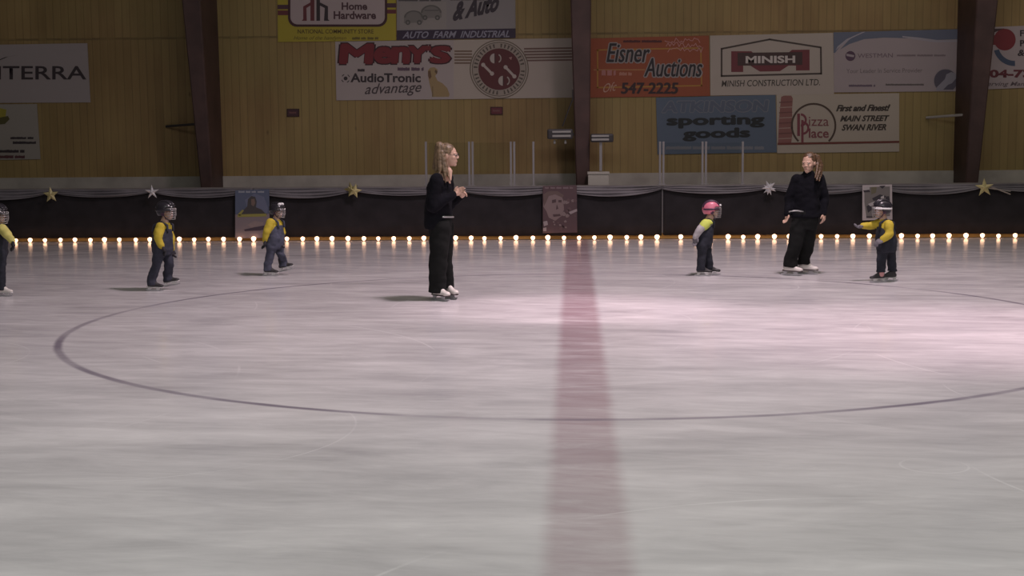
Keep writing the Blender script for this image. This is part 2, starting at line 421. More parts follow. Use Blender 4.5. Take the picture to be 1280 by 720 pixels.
tag(obj('power_cable', bm, M['lampbody']), 'dark cable drooping from the middle column to the left box lamp', 'cable')

# ------------------------------------------------------------------ banners
dgc = bpy.context
class Sign:
    def __init__(s, name, quad, color, label, cat='banner', Y=WY, thick=.012, gap=.004):
        s.q = [at(x, y, Y=Y-thick-gap) for x, y in quad]; s.px = quad; s.layer = 0
        s.e = empty(name, (s.q[3]+s.q[2])/2); tag(s.e, label, cat, {'banner': 'sponsor banners on the plank wall', 'poster': 'posters on the black cloth', 'sign': 'notice plates on the plank wall'}[cat])
        s.o = s.e.location.copy()
        bm = bmesh.new(); f = [bm.verts.new(p-s.o) for p in s.q]; bk = [bm.verts.new(p-s.o+Vector((0, thick, 0))) for p in s.q]
        bm.faces.new(f); bm.faces.new(bk[::-1])
        for i in range(4): bm.faces.new((f[i], bk[i], bk[(i+1) % 4], f[(i+1) % 4]))
        s.panel = obj('panel', bm, paint(*color), s.e)
        s.Y = Y-thick-gap
    def P(s, x, y, L): return at(x, y, Y=s.Y-.0015*L)-s.o
    def poly(s, name, pts, color, L=1, label=None):
        bm = bmesh.new(); d = Vector((0, .0012, 0))
        vs = [bm.verts.new(s.P(x, y, L)) for x, y in pts]; vb = [bm.verts.new(v_.co+d) for v_ in vs]
        bm.faces.new(vs); bm.faces.new(vb[::-1])
        for i in range(len(vs)): bm.faces.new((vs[i], vb[i], vb[(i+1) % len(vs)], vs[(i+1) % len(vs)]))
        o = obj(name, bm, paint(*color), s.e)
        if label: o['label'] = label
        return o
    def polys(s, name, lists, color, L=1, one=False):
        if not one:
            for pts in lists: s.polys(name, [pts], color, L, True)
            return
        bm = bmesh.new()
        for pts in lists: bm.faces.new([bm.verts.new(s.P(x, y, L)) for x, y in pts])
        return obj(name, bm, paint(*color), s.e)
    def rect(s, name, x0, y0, x1, y1, color, L=1): return s.poly(name, [(x0, y0), (x1, y0), (x1, y1), (x0, y1)], color, L)
    def line(s, name, pts, wd, color, L=1, closed=False):
        bm = bmesh.new(); n = len(pts); seg = [(pts[i], pts[(i+1) % n]) for i in range(n if closed else n-1)]
        for (x0, y0), (x1, y1) in seg:
            l = math.hypot(x1-x0, y1-y0) or 1; nx, ny = -(y1-y0)/l*wd/2, (x1-x0)/l*wd/2; ex, ey = (x1-x0)/l*wd*.4, (y1-y0)/l*wd*.4
            bm.faces.new([bm.verts.new(s.P(x, y, L)) for x, y in ((x0+nx-ex, y0+ny-ey), (x1+nx+ex, y1+ny+ey), (x1-nx+ex, y1-ny+ey), (x0-nx-ex, y0-ny-ey))])
        return obj(name, bm, paint(*color), s.e)
    def ring(s, name, cx, cy, r0, r1, color, L=1, a0=0, a1=360, n=40, sy=1):
        bm = bmesh.new(); A = [R(a0+(a1-a0)*i/n) for i in range(n+1)]
        o_ = [bm.verts.new(s.P(cx+r1*math.cos(a), cy-sy*r1*math.sin(a), L)) for a in A]
        if r0 <= 0: bm.faces.new(o_[:-1] if a1-a0 == 360 else o_)
        else:
            i_ = [bm.verts.new(s.P(cx+r0*math.cos(a), cy-sy*r0*math.sin(a), L)) for a in A]
            for k in range(n): bm.faces.new((o_[k], o_[k+1], i_[k+1], i_[k]))
        return obj(name, bm, paint(*color), s.e)
    def text(s, string, x0, y0, x1, y1, color, L=2, bold=0, shear=0, rise=0, name='lettering', fat=0, fatv=None):
        if fat:
            # heavy face: the letter drawn several times across the stroke width, one mesh
            fv = fat*.5 if fatv is None else fatv; b0 = bmesh.new(); o = None
            for i in range(7):
                a = 2*PI*i/6; dx, dy = (0, 0) if i == 6 else (fat*math.cos(a), fv*math.sin(a))
                o = s.text(string, x0+fat+dx, y0+fv+dy, x1-fat+dx, y1-fv+dy, color, L+.04*i, bold, shear, rise, name)
                b0.from_mesh(o.data)
                if i < 6: me = o.data; bpy.data.objects.remove(o); bpy.data.meshes.remove(me)
            b0.to_mesh(o.data); b0.free(); return o
        cu = bpy.data.curves.new('t', 'FONT'); cu.body = string; cu.size = 1; cu.shear = shear; cu.offset = bold; cu.resolution_u = 3
        o = bpy.data.objects.new('t', cu); C.objects.link(o)
        dg = bpy.context.evaluated_depsgraph_get(); me = bpy.data.meshes.new_from_object(o.evaluated_get(dg))
        bpy.data.objects.remove(o); bpy.data.curves.remove(cu)
        xs = [v_.co.x for v_ in me.vertices]; ys = [v_.co.y for v_ in me.vertices]
        ax, bx, ay, by = min(xs), max(xs), min(ys), max(ys)
        for v_ in me.vertices:
            u = (v_.co.x-ax)/(bx-ax); q = (v_.co.y-ay)/(by-ay)
            v_.co = s.P(x0+u*(x1-x0), y1-q*(y1-y0)-rise*u, L)
        me.name = name
        return obj(name, me, paint(*color), s.e)
    def words(s, x0, y0, x1, y1, color, L=2, seed=0, word=9, name='small_print'):
        """small print too blurred to read: word-length dashes with ragged letters"""
        rs = random.Random(seed); lists = []; x = x0
        while x < x1-1:
            lists = []
            wl = min(rs.uniform(.6, 1.4)*word, x1-x); xe = x+wl
            while x < xe-.6:
                lw = rs.uniform(.9, 1.7); h = rs.uniform(0, .25)*(y1-y0); lw = min(lw, xe-x)
                lists.append([(x, y0+h), (x+lw*.98, y0+h*.8), (x+lw*.98, y1-rs.uniform(0, .15)*(y1-y0)), (x, y1)]); x += lw*.97
            x = xe+1.6
            if lists: s.polys(name, lists, color, L, True)

DK = (.035, .025, .030)
s = Sign('banner', [(-70, 57), (109, 54), (113, 128), (-70, 129)], (.33, .29, .29), 'pale grey banner at the left edge with dark capitals ending in TERRA')
s.text('VITERRA', -27, 82.5, 108, 99.5, DK, bold=.012)
s.polys('swoosh', [[(-30, 92), (-12, 79), (6, 71.5), (28, 68), (10, 71), (-4, 77), (-20, 90)]], DK)
s = Sign('banner', [(-70, 131), (46, 130), (50.5, 199), (-70, 201)], (.30, .275, .245), 'pale banner cut by the left edge below the TERRA banner')
s.poly('emblem', [(-20, 140), (-4, 134), (8, 137), (7, 146), (10, 150), (2, 153), (-8, 156), (-20, 152)], (.30, .26, .03))
s.poly('emblem_dark', [(-6, 148), (10, 145), (12, 149), (6, 155), (-6, 156)], (.08, .07, .02), 2)  # dark printed patch over the lower right of the emblem
s.words(13, 171, 42, 174, DK, seed=1, word=28); s.words(16, 176.5, 45, 180, DK, seed=2, word=30); s.words(-20, 187, 31, 191, DK, seed=3, word=55); s.words(-10, 194, 31, 198, (.09, .03, .035), seed=4, word=34)

YL = (.36, .30, .03)
s = Sign('banner', [(346.5, -28), (495, -28), (495, 50.5), (347.5, 52.5)], YL, 'yellow banner with a white rounded panel and a roof-shaped red and black mark')
rr = lambda x0, y0, x1, y1, r: [(x1-r, y0), (x1, y0), (x1, y1-r)] + [(x1-r+r*math.cos(R(a)), y1-r+r*math.sin(R(a))) for a in range(15, 91, 15)] + [(x0+r, y1)] + [(x0+r-r*math.sin(R(a)), y1-r+r*math.cos(R(a))) for a in range(15, 91, 15)] + [(x0, y0)]
PU, MR = (.075, .03, .045), (.13, .028, .035)
s.rect('stripe', 347, 6, 361, 11.5, PU, 1); s.rect('stripe', 347.2, 13, 361, 19, MR, 1); s.rect('stripe', 482, 4, 495, 9.5, PU, 1); s.rect('stripe', 482, 12, 495, 17, MR, 1)
s.poly('plate_rim', rr(360, -24, 484, 33.5, 11), (.05, .015, .02), 2); s.poly('plate', rr(363, -22, 481, 30.5, 9), (.40, .33, .33), 3, 'white rounded plate')
s.polys('roof_mark', [[(388, -14), (393, -14), (393, 26), (388, 26)], [(388, 3), (388, 7), (383, 10), (383.5, 26), (377, 26), (379, 24), (379, 8)]], MR, 4)
s.polys('roof_mark', [[(395.5, -14), (400, -14), (400, 26), (395.5, 26)], [(400, 3), (410, 8), (410, 24), (412, 26), (405, 26), (406, 10), (400, 7)]], DK, 4)
s.text('Home', 427, 3, 459, 12.5, (.07, .03, .04), 4, .03); s.text('Hardware', 417, 14, 470, 24, (.07, .03, .04), 4, .03)
s.text('NATIONAL COMMUNITY STORE', 372, 36.5, 467, 42, (.085, .055, .012), 2, .012); s.text('Home of the handyman', 367, 45, 433, 51, (.12, .09, .015), 2, 0, .35); s.words(440, 46, 473, 49.5, (.14, .11, .02), seed=5)

s = Sign('banner', [(496, -28), (644, -28), (644.5, 47.5), (496, 50)], (.255, .235, .235), 'grey banner with sketched cars and a dark bar reading AUTO FARM INDUSTRIAL')
s.rect('picture', 500, 2, 558, 36, (.28, .255, .24), 1)
for (cx, cy, rx, sy_) in ((517, 22, 12, .75), (539, 16, 13, .75)):
    s.ring('car_sketch', cx, cy, rx*.82, rx, (.12, .11, .105), 3, 0, 180, 20, sy_); s.poly('car_sketch', [(cx-rx, cy), (cx-rx*.5, cy-8), (cx+rx*.6, cy-8), (cx+rx, cy), (cx+rx, cy+6), (cx-rx, cy+7)], (.19, .175, .165), 2)
    for dx in (-.6, .6): s.ring('car_sketch', cx+rx*dx, cy+6, 1.4, 3.2, (.10, .095, .09), 4, n=14)
s.line('car_sketch', [(cx-8, cy-3), (cx+9, cy-3)], 1.2, (.11, .10, .10), 4)
s.text('& Auto', 566, 3, 624, 27, (.04, .03, .04), 2, .045, .45, 13); s.words(498, -3, 552, 1.6, (.08, .07, .075), seed=6, word=20); s.words(563, -3, 606, .6, (.08, .07, .075), seed=7, word=14)
s.poly('bar', [(496, 38), (644.5, 35.5), (644.5, 47.5), (496, 50)], (.035, .022, .045), 1); s.text('AUTO  FARM  INDUSTRIAL', 503, 39.5, 637, 48, (.25, .24, .30), 2, .02, .35, 1.5)

CR = (.40, .345, .30)
s = Sign('banner', [(419, 52), (567, 50), (567, 124), (420.5, 125.5)], (.37, .32, .31), 'white banner with fat red letters and a sitting tan dog')

for ch, x0, y0, x1, y1 in (('M', 421.5, 52.5, 470, 82), ('e', 465, 56.5, 493, 81.5), ('n', 486, 56.5, 515, 81.5), ('Y', 507, 55.5, 538, 81), ("'", 530, 55, 541, 66), ('S', 535, 55.5, 565.5, 81)):
    s.text(ch, x0, y0, x1, y1, (.035, .010, .015), 2, 0, .05, 0, fat=3.8, fatv=2.8); s.text(ch, x0+2, y0+1.6, x1-2, y1-1.6, (.165, .018, .024), 3, 0, .05, 0, fat=2.6, fatv=1.9)
s.words(447, 86, 456, 89.5, DK, seed=8, word=12); s.words(497, 84, 530, 88.5, (.10, .06, .09), seed=9, word=16)
s.ring('dot_mark', 432, 98, 0, 2.4, DK, 2); [s.ring('dot_mark', 432, 98, 4.6, 5.6, DK, 2, a, a+40, 5) for a in (20, 110, 200, 290)]
s.text('AudioTronic', 438, 91.5, 526, 103, DK, 2, .03, 0); s.text('advantage', 456, 105, 527, 122, (.06, .045, .05), 2, .008, .35, 3)
s.poly('dog_picture', [(535, 88), (538, 84.5), (543, 84), (547, 87), (546, 92), (544, 95), (547, 101), (553, 104), (559, 110), (562, 118), (561, 121), (541, 121), (539, 113), (537, 105), (535.5, 97)], (.30, .215, .105), 2)
s.poly('dog_picture', [(535, 89), (538, 88), (539.5, 96), (537, 99), (535, 95)], (.14, .075, .04), 3); s.poly('dog_picture', [(544, 87), (547, 89), (546, 93), (543.5, 90)], (.12, .07, .04), 3); s.rect('dog_picture', 540, 108, 541.5, 121, (.20, .14, .07), 3)

s = Sign('banner', [(567, 50), (717, 47.5), (717, 122), (567, 124)], CR, 'cream banner with brown stripes and a round maroon crest of bones')
for i in range(5):
    s.rect('stripe', 568, 63+i*3.7, 590, 65+i*3.7, (.16, .105, .075), 1); s.poly('stripe', [(655, 60+i*3.7), (717, 59+i*3.7), (717, 61+i*3.7), (655, 62+i*3.7)], (.15, .09, .075), 1)
s.ring('crest', 624, 86.5, 0, 37, (.15, .12, .09), 2); s.ring('crest', 624, 86.5, 0, 35.6, CR, 3); s.ring('crest', 624, 86.5, 0, 34.2, (.12, .095, .07), 4); s.ring('crest', 624, 86.5, 0, 33.2, (.31, .265, .225), 5)
for k_ in range(40):
    if k_ % 10 in (0, ): continue
    a = R(k_*9+4); cx, cy = 624+29.5*math.cos(a), 86.5-29.5*math.sin(a); ux, uy = -math.sin(a), -math.cos(a); rx, ry = math.cos(a), -math.sin(a); h_ = 2.4; wd = 1.2
    s.polys('crest_lettering', [[(cx+rx*h_+ux*wd, cy+ry*h_+uy*wd), (cx+rx*h_-ux*wd, cy+ry*h_-uy*wd), (cx-rx*h_-ux*wd*.6, cy-ry*h_-uy*wd*.6), (cx-rx*h_+ux*wd*.6, cy-ry*h_+uy*wd*.6)]], (.09, .07, .055), 6)
s.ring('crest', 624, 86.5, 0, 26, (.095, .020, .023), 7)
for p_, q_ in (((604, 81), (615, 92)), ((632, 84), (643, 95.5))):
    s.line('bone', [p_, q_], 3, (.42, .36, .33), 9); s.ring('bone', *p_, 0, 2.6, (.42, .36, .33), 9.6, n=12); s.ring('bone', *q_, 0, 2.6, (.42, .36, .33), 9.6, n=12)
for cx, cy in ((618, 73), (628.5, 101)):
    s.ring('oval', cx, cy, 0, 5.6, (.40, .35, .32), 9, 90, 270, 16, 1.1); s.ring('oval', cx+4, cy, 3.4, 4.8, (.36, .31, .28), 9, -70, 70, 12, 1.2); s.rect('oval', cx, cy-5.5, cx+1.6, cy+5.5, (.06, .02, .02), 10)
s.polys('crest', [[(636, 72), (640, 71), (639, 75)]], (.36, .2, .18), 9)

OR = (.255, .060, .022)
s = Sign('banner', [(738, 48), (886, 44.5), (887.5, 120), (738, 122)], OR, 'orange red banner with slanted black letters and a phone number')
s.line('frame_line', [(747, 62.5), (876, 60), (877, 107), (747, 109.5)], 1.8, (.34, .17, .03), 1, True); s.rect('frame_line', 742, 86.5, 806, 88, (.34, .16, .06), 1)
s.words(779, 50, 830, 53.2, (.07, .012, .012), seed=12, word=22)
GR = (.27, .24, .235)
for t_, x0, y0, x1, y1 in (('Eisner', 758, 54, 812.5, 78), ('Auctions', 805, 72.5, 878, 96)):
    s.text(t_, x0-1.2, y0-1.4, x1+1.6, y1+1.6, GR, 3, 0, .28, fat=1.8, fatv=1.4); s.text(t_, x0, y0, x1, y1, (.018, .014, .018), 4.4, 0, .28, fat=.4, fatv=.2)
s.text('547-2225', 776, 103, 848, 117.5, (.03, .012, .015), 3, 0, .1, fat=.8, fatv=.5); s.text('Ofc', 754, 105, 771, 116, (.42, .26, .20), 3, 0, .45, 3)
rs = random.Random(5)
for yy in (50.5, 56, 62.5): s.line('script_scribble', [(831+(yy-50)*.3+i*2.3, yy+rs.uniform(-3.2, 3.2)) for i in range(20)], .8, (.46, .23, .22), 2)
s.words(752, 87, 770, 94.5, (.36, .15, .14), 3, seed=14, word=8); s.words(774, 90, 792, 94.5, (.38, .17, .12), 3, seed=15, word=7)

s = Sign('banner', [(887.5, 44.5), (1041.5, 41), (1042.5, 117.5), (888, 119.5)], (.38, .33, .29), 'cream banner with a house outline around a maroon shape')
s.line('house_outline', [(902, 61), (962, 49.2), (1026, 59.3), (1026.5, 92), (902, 95)], 2.2, (.05, .035, .030), 1, True)
s.polys('h_mark', [[(914, 64), (939, 64), (944, 68), (944, 86), (938, 82), (929, 82), (929, 90), (914, 90)], [(944, 68), (984, 67), (984, 83), (975, 89), (950, 89.5), (944, 86)], [(984, 67), (990, 62.3), (1012, 62), (1012, 88), (995, 88.2), (995, 82), (986, 82), (984, 83)]], (.14, .026, .034), 1)
s.polys('h_mark_band', [[(922, 66), (1003, 65), (1003, 81), (922, 82)]], (.05, .024, .024), 2)
s.text('MINISH', 932, 70, 994, 79.3, (.50, .45, .43), 3, .035, 0, .6); s.text('MINISH CONSTRUCTION LTD.', 902, 100.5, 1025, 108.5, (.05, .04, .035), 2, .008, .12, 1.8)

s = Sign('banner', [(1042, 40.5), (1198, 36.5), (1198, 114), (1042.5, 115.5)], (.325, .275, .285), 'lavender grey banner with a blue arc and a dark round badge')
s.polys('blue_arc', [[(1042, 40.5), (1080, 39.6), (1062, 48), (1050, 58), (1044, 66), (1042, 66)], [(1080, 39.6), (1198, 36.5), (1198, 49), (1170, 50), (1140, 48), (1105, 47), (1080, 49), (1062, 55), (1050, 62), (1062, 49)]], (.115, .13, .185), 1)
s.polys('white_arc', [[(1078, 40), (1082, 39.6), (1064, 48), (1050, 58), (1044.5, 63), (1047, 58), (1058, 49)], [(1128, 45), (1150, 47), (1175, 50.5), (1198, 50), (1198, 52), (1170, 53), (1145, 49.5), (1128, 46.5)]], (.32, .30, .34), 2)
s.ring('globe_mark', 1063, 70, 0, 6.2, (.08, .04, .075), 2); s.polys('globe_mark', [[(1058, 67), (1068, 69), (1067, 71.5), (1058, 70)]], (.33, .28, .30), 3)
s.text('WESTMAN', 1072, 67, 1116, 72.5, (.15, .10, .13), 2, .0, 0, .7); s.words(1121, 68, 1182, 70.5, (.20, .155, .17), seed=20, word=18)
s.text('Your Leader In Service Provider', 1058, 86, 1153, 91.5, (.17, .14, .145), 2, 0, 0, 1); s.words(1061, 105.5, 1094, 108.5, (.13, .09, .13), seed=21, word=40); s.words(1107, 104.5, 1155, 107, (.12, .10, .10), seed=22, word=60)
s.ring('badge', 1182, 101, 0, 15.6, (.29, .25, .27), 1, -58, 238); s.ring('badge', 1182, 101, 0, 14.4, (.085, .075, .105), 2, -50, 230)
s.poly('badge', [(1170, 113), (1171, 109), (1181, 99), (1183, 93), (1189, 90), (1195, 92), (1195, 98), (1190, 104), (1185, 106), (1178, 113)], (.25, .24, .28), 3)
s = Sign('banner', [(1224, 34.5), (1335, 30), (1335, 107.5), (1224, 112)], (.38, .32, .33), 'white banner with a red dot and blue arc at the right edge')
s.ring('red_dot', 1256, 49.5, 0, 13.6, (.19, .022, .030), 2); s.poly('red_dot', [(1236, 44), (1250, 44), (1250, 56), (1236, 56)], (.17, .022, .028), 3)
s.ring('blue_arc', 1268, 56, 20, 26.5, (.055, .075, .13), 2, 196, 272); s.poly('dark_flash', [(1240, 36), (1256, 35.5), (1244, 40), (1240, 42)], (.06, .03, .035), 2)
s.text('FRONTIER', 1275, 37.5, 1330, 45.5, DK, 2, .03); s.text('PLUMBING', 1275, 50, 1330, 58, DK, 2, .03); s.text('& Rooter', 1272, 62, 1322, 70, DK, 2, .03, .2)
s.text('204-734', 1225.5, 87, 1301, 97.3, (.12, .02, .03), 2, .045); s.text('Serving Manitoba', 1229, 102, 1302, 109, (.11, .08, .09), 2, .01, .35)

BL = (.085, .115, .165)
s = Sign('banner', [(820, 122), (969.5, 118.5), (971, 190.5), (822, 193)], BL, 'slate blue banner with fat black words sporting goods')
s.text('ATKINSON', 826, 125.5, 962, 142, (.155, .165, .195), 2, 0, .1, 1.5, fat=2.0, fatv=1.2); s.text('ATKINSON', 827.2, 126.6, 960.8, 140.9, (.085, .105, .15), 3, .0, .1, 1.5, fat=1.1, fatv=.6)
s.text('sporting', 833, 144.5, 956, 161, (.008, .011, .014), 3, 0, 0, 1.5, fat=1.7, fatv=.8); s.text('goods', 853, 160.5, 938, 177, (.008, .011, .014), 3, 0, 0, 1.5, fat=1.7, fatv=.8); s.words(832, 182.5, 955, 187, (.17, .175, .20), seed=23, word=24)
s = Sign('banner', [(970.5, 118.5), (1124, 116.5), (1124, 189.5), (971.5, 191.5)], (.38, .33, .275), 'cream banner with a leaning brick tower and a circle')
TW = (.21, .085, .075)
s.poly('tower', [(976.5, 121), (980, 119.5), (989, 119.5), (991, 123), (990, 140), (991.5, 160), (989, 179), (972.5, 179), (973.5, 155), (975, 135)], TW, 1)
for i in range(8): s.line('tower_storey', [(974.5-.1*i, 128+i*6.5), (990, 127.2+i*6.5)], 1.3, (.31, .21, .18) if i % 2 else (.13, .05, .045), 2)
s.ring('circle_mark', 1017, 157, 26.0, 28.4, (.06, .035, .025), 2, -46, 226)
s.ring('letter_p', 1001, 150, 5, 7.6, (.17, .035, .05), 3, -90, 90, 14, 1.1); s.rect('letter_p', 996.5, 142, 1000, 170, (.17, .035, .05), 3); s.ring('letter_p', 1004, 160, 5, 7.6, (.17, .035, .05), 3.7, -90, 90, 14, 1.1); s.rect('letter_p', 1001.5, 150, 1004.5, 178, (.17, .035, .05), 4.3)
s.text('izza', 1011, 146, 1036, 157.5, (.17, .045, .055), 3, .0); s.text('lace', 1011, 160.5, 1036, 172.5, (.17, .045, .055), 3, .02)
s.text('First and Finest!', 1045, 131, 1113, 139.5, (.035, .025, .02), 2, .02, .4, .8, fat=.4); s.text('MAIN STREET', 1050, 144.5, 1112, 152, (.035, .025, .02), 2, .04, .35, .6); s.text('SWAN RIVER', 1052, 155.5, 1108, 163.5, (.035, .025, .02), 2, .04, .35, .6)
s.poly('ground_line', [(972, 178.6), (1124, 176), (1124, 178.6), (972, 181.2)], (.13, .028, .02), 4)

for x0, y0, c_, lab in ((358.5, 136, (.060, .022, .030), 'small dark maroon notice plate on the plank wall left of the dog banner'), (613, 133.5, (.125, .022, .030), 'small red notice plate on the plank wall below the round crest')):
    s = Sign('notice_plate', [(x0, y0), (x0+15.5, y0), (x0+15.5, y0+10), (x0, y0+10)], c_, lab, 'sign')
    s.line('rim', [(x0+.6, y0+.6), (x0+14.9, y0+.6), (x0+14.9, y0+9.4), (x0+.6, y0+9.4)], 1, (.035, .012, .012), 1, True); s.words(x0+3, y0+3.5, x0+12.5, y0+6, (.15, .06, .06), 2, seed=30)

# ------------------------------------------------------------------ black cloth on the boards
def skirt(x0, x1, label, seed):
    bm = bmesh.new(); nx = int((x1-x0)/.06); rows = [.065, .25, .4, .55, .7, .8, BT-.01]; g = []
    for z in rows:
        g.append([])
        for i in range(nx+1):
            x = x0+(x1-x0)*i/nx; a = (1-z/BT)*.6+.4
            y = BY-.022-.012*a*(1+noise.noise(Vector((x*2.3, seed, z*.5))))-.008*a*noise.noise(Vector((x*7, seed, z)))
            g[-1].append(bm.verts.new((x, y, z+(.012*noise.noise(Vector((x*1.2, seed, 0))) if z < .2 else 0))))
    for r0, r1 in zip(g, g[1:]):
        for i in range(nx): bm.faces.new((r0[i], r0[i+1], r1[i+1], r1[i]))
    o = obj('black_cloth', bm, M['skirt'], smooth=True); md = o.modifiers.new('s', 'SOLIDIFY'); md.thickness = .003; md.offset = 1
    tag(o, label, 'cloth')
sx_ = at(828, 265, Y=BY-.03).x
skirt(-13, sx_-.012, 'long black cloth over the boards left of the seam, behind the blonde woman', 1)
skirt(sx_+.012, 13, 'long black cloth over the boards right of the seam, behind the pink helmet child', 2)
bm = bmesh.new(); box(bm, (sx_-.011, BY-.035, .1), (sx_+.011, BY-.026, BT-.02)); tag(obj('seam_strip', bm, paint(.10, .095, .10)), 'thin grey upright strip between the two lengths of black cloth', 'strip')

# silver satin swags
att = [-192, -65, 63, 190, 316, 442, 571, 700, 827, 961, 1095, 1230, 1362, 1490]
topz = BT-.005
where = ['out beyond the left edge', 'cut by the left edge of the photo', 'between the left gold star and slim silver star', 'from the slim silver star to the blue poster', 'between the blue poster and the double gold star', 'between the double gold star and blonde woman', 'between the blonde woman and the mauve poster', 'between the mauve poster and the cloth seam', 'above the pink helmet child', 'behind the auburn haired woman', 'right of the black and white poster', 'cut by the right edge of the photo', 'out beyond the right edge']
for i in range(len(att)-1):
    xa, xb = at(att[i], 240, Y=BY-.06).x, at(att[i+1], 240, Y=BY-.06).x
    bm = bmesh.new(); n, mrow = 36, 16; g = []; sag = .150+.02*math.sin(i*2.1)
    for r_ in range(mrow+1):
        v_ = r_/mrow; row = []
        for j in range(n+1):
            u = j/n; par = 4*u*(1-u); par = par**.8
            low = .045+ (sag-.045)*par
            z = topz-low*v_
            fold = .014*math.sin(v_*3.2*2*PI+1.3*math.sin(i*1.7+u*2.2)) * (.5+.5*par) + .006*math.sin(v_*16+u*9+i)
            y = BY-.052-.012*v_-fold-.02*par*v_
            row.append(bm.verts.new((xa+(xb-xa)*u, y, z)))
        g.append(row)
    for a, b_ in zip(g, g[1:]):
        for j in range(n): bm.faces.new((a[j], a[j+1], b_[j+1], b_[j]))
    o = obj('satin_swag', bm, M['satin'], smooth=True); md = o.modifiers.new('s', 'SOLIDIFY'); md.thickness = .003
    tag(o, 'grey satin swag ' + where[i], 'swag', 'satin swags along the board top')

# foil stars
def star(px, py, rad, mt, label, rot=0, inner=.42, extra=None, depth=.035):
    p = at(px, py, Y=BY-.175); e = empty('foil_star', p); tag(e, label, 'star', 'foil stars along the swags')
    def one(name, cx, cz, r, ro, mt, y0):
        bm = bmesh.new(); c1 = bm.verts.new((cx, y0-depth, cz)); c2 = bm.verts.new((cx, y0+depth*.6, cz)); ring = []
        for k in range(10):
            rr_ = r if k % 2 == 0 else r*inner; a = R(90+36*k+ro); ring.append(bm.verts.new((cx+rr_*math.cos(a), y0, cz+rr_*math.sin(a))))
        for k in range(10): bm.faces.new((ring[k], ring[(k+1) % 10], c1)); bm.faces.new((ring[(k+1) % 10], ring[k], c2))
        obj(name, bm, mt, e)
    one('star_body', 0, 0, rad, rot, mt, 0)
    bm = bmesh.new(); tube(bm, [(0, .005, .0), (0, .03, BT+.005-p.z), (0, .135, BT+.012-p.z)], .0025, 6); obj('hanger', bm, M['steel'], e)
    if extra: one('rear_star', extra[0], extra[1], extra[2], extra[3], extra[4], .012)
    return e
star(63.5, 243.5, .135, M['gold'], 'gold foil star at far left, above the row of lights', 4)
star(190, 240, .125, M['silver'], 'slim silver foil star above the left helmet child', 2, .34)
star(443, 238.5, .125, M['gold'], 'double gold foil star left of the blonde woman', -14, .42, (-.05, .02, .13, 14, M['golddark']))
star(961.5, 234.5, .125, M['silver'], 'bright crumpled silver foil star left of the woman with auburn hair', 24, .36, (.0, -.02, .11, 55, M['silver']))
e_ = star(1230.5, 234.5, .155, M['gold'], 'gold foil star with a ribbon tail near the right edge', 3, .38)
bm = bmesh.new()
for k_, dz in enumerate((.02, -.03)):
    pts = [Vector((.02+t*.40, .01+.01*math.sin(t*6), .04+dz-.12*t-dz*t*2)) for t in (0, .2, .4, .6, .8, 1)]
    for a, b_ in zip(pts, pts[1:]): bm.faces.new([bm.verts.new(q) for q in (a, b_, b_+Vector((0, .012, -.02)), a+Vector((0, .012, -.02)))])
obj('ribbon_tail', bm, paint(.36, .33, .30), e_)

# posters pinned on the cloth
PY = BY-.105
s = Sign('poster', [(294, 238), (336.5, 236.5), (337, 297), (294, 298)], (.085, .105, .165), 'blue poster with a dark figure behind a yellow bar', 'poster', PY, .008, 0)
s.poly('picture_band', [(294, 268), (336.8, 267), (337, 297), (294, 298)], (.20, .165, .18), 1); s.words(298, 238.5, 331, 241, (.26, .28, .32), 2, seed=40, word=8)
s.poly('picture_glow', [(311, 268), (306, 250), (318, 242), (330, 246), (335, 260), (334, 268)], (.125, .14, .21), 1)
s.poly('picture_figure', [(301, 268), (305, 262), (309, 258), (310, 249), (314, 245), (319, 246), (321, 252), (320, 259), (327, 262), (333, 268)], (.055, .050, .050), 2)
s.poly('picture_figure', [(314, 249), (318, 248.5), (319, 254), (317, 258), (314, 256)], (.16, .11, .09), 3)
s.polys('yellow_bar', [[(297, 268), (333, 267), (333, 270.5), (297, 271.5)], [(297, 268), (303, 262), (305, 263), (300, 270)]], (.26, .24, .06), 3)
s.poly('picture_shape', [(305, 287), (318, 284), (330, 282), (335, 285), (326, 288), (306, 289)], (.05, .035, .055), 3); s.poly('picture_shape', [(309, 281), (318, 276), (329, 278), (328, 282), (315, 285)], (.24, .19, .19), 2)
s = Sign('poster', [(678.5, 232.5), (721, 231.5), (721.5, 290.5), (678.5, 291.5)], (.085, .048, .055), 'mauve poster with a large pale face beside the red centre line', 'poster', PY, .008, 0)
s.poly('picture_face', [(680, 243), (686, 240), (694, 240), (701, 243), (704, 250), (705, 262), (702, 270), (694, 276), (686, 272), (683, 264), (679, 258)], (.20, .145, .145), 1)
s.polys('picture_hair', [[(679, 243), (686, 239), (697, 239), (705, 244), (703, 247), (694, 243), (686, 245), (683, 252), (680, 258)]], (.12, .08, .075), 2)
s.polys('picture_features', [[(690, 250), (695, 249), (695, 253), (690, 254)], [(698, 250), (702, 250), (702, 253), (698, 253)], [(691, 268), (700, 267.5), (701, 270), (692, 271)], [(696, 255), (698, 261), (695, 262)]], (.07, .04, .045), 3)
rs = random.Random(9)
bl = []
for k_ in range(34):
    x, y = rs.uniform(689, 719), rs.uniform(246, 286)
    if x < 704 and y < 272: continue
    r_ = rs.uniform(1.2, 3.2); bl.append([(x+r_*math.cos(a), y+r_*math.sin(a)*rs.uniform(.6, 1.2)) for a in (0, 1.2, 2.3, 3.5, 4.8)])
s.polys('picture_shapes', bl[::2], (.20, .15, .15), 4); s.polys('picture_shapes', bl[1::2], (.11, .065, .07), 5)
s.polys('picture_shapes', [[(679, 277), (684, 276), (685, 281), (680, 283)], [(679, 285), (683, 284), (683, 289), (679, 289)], [(711, 265), (721, 261), (721.5, 264), (713, 268)]], (.30, .25, .26), 6)
s.words(681, 233.5, 718, 236, (.17, .12, .13), 3, seed=41, word=6)
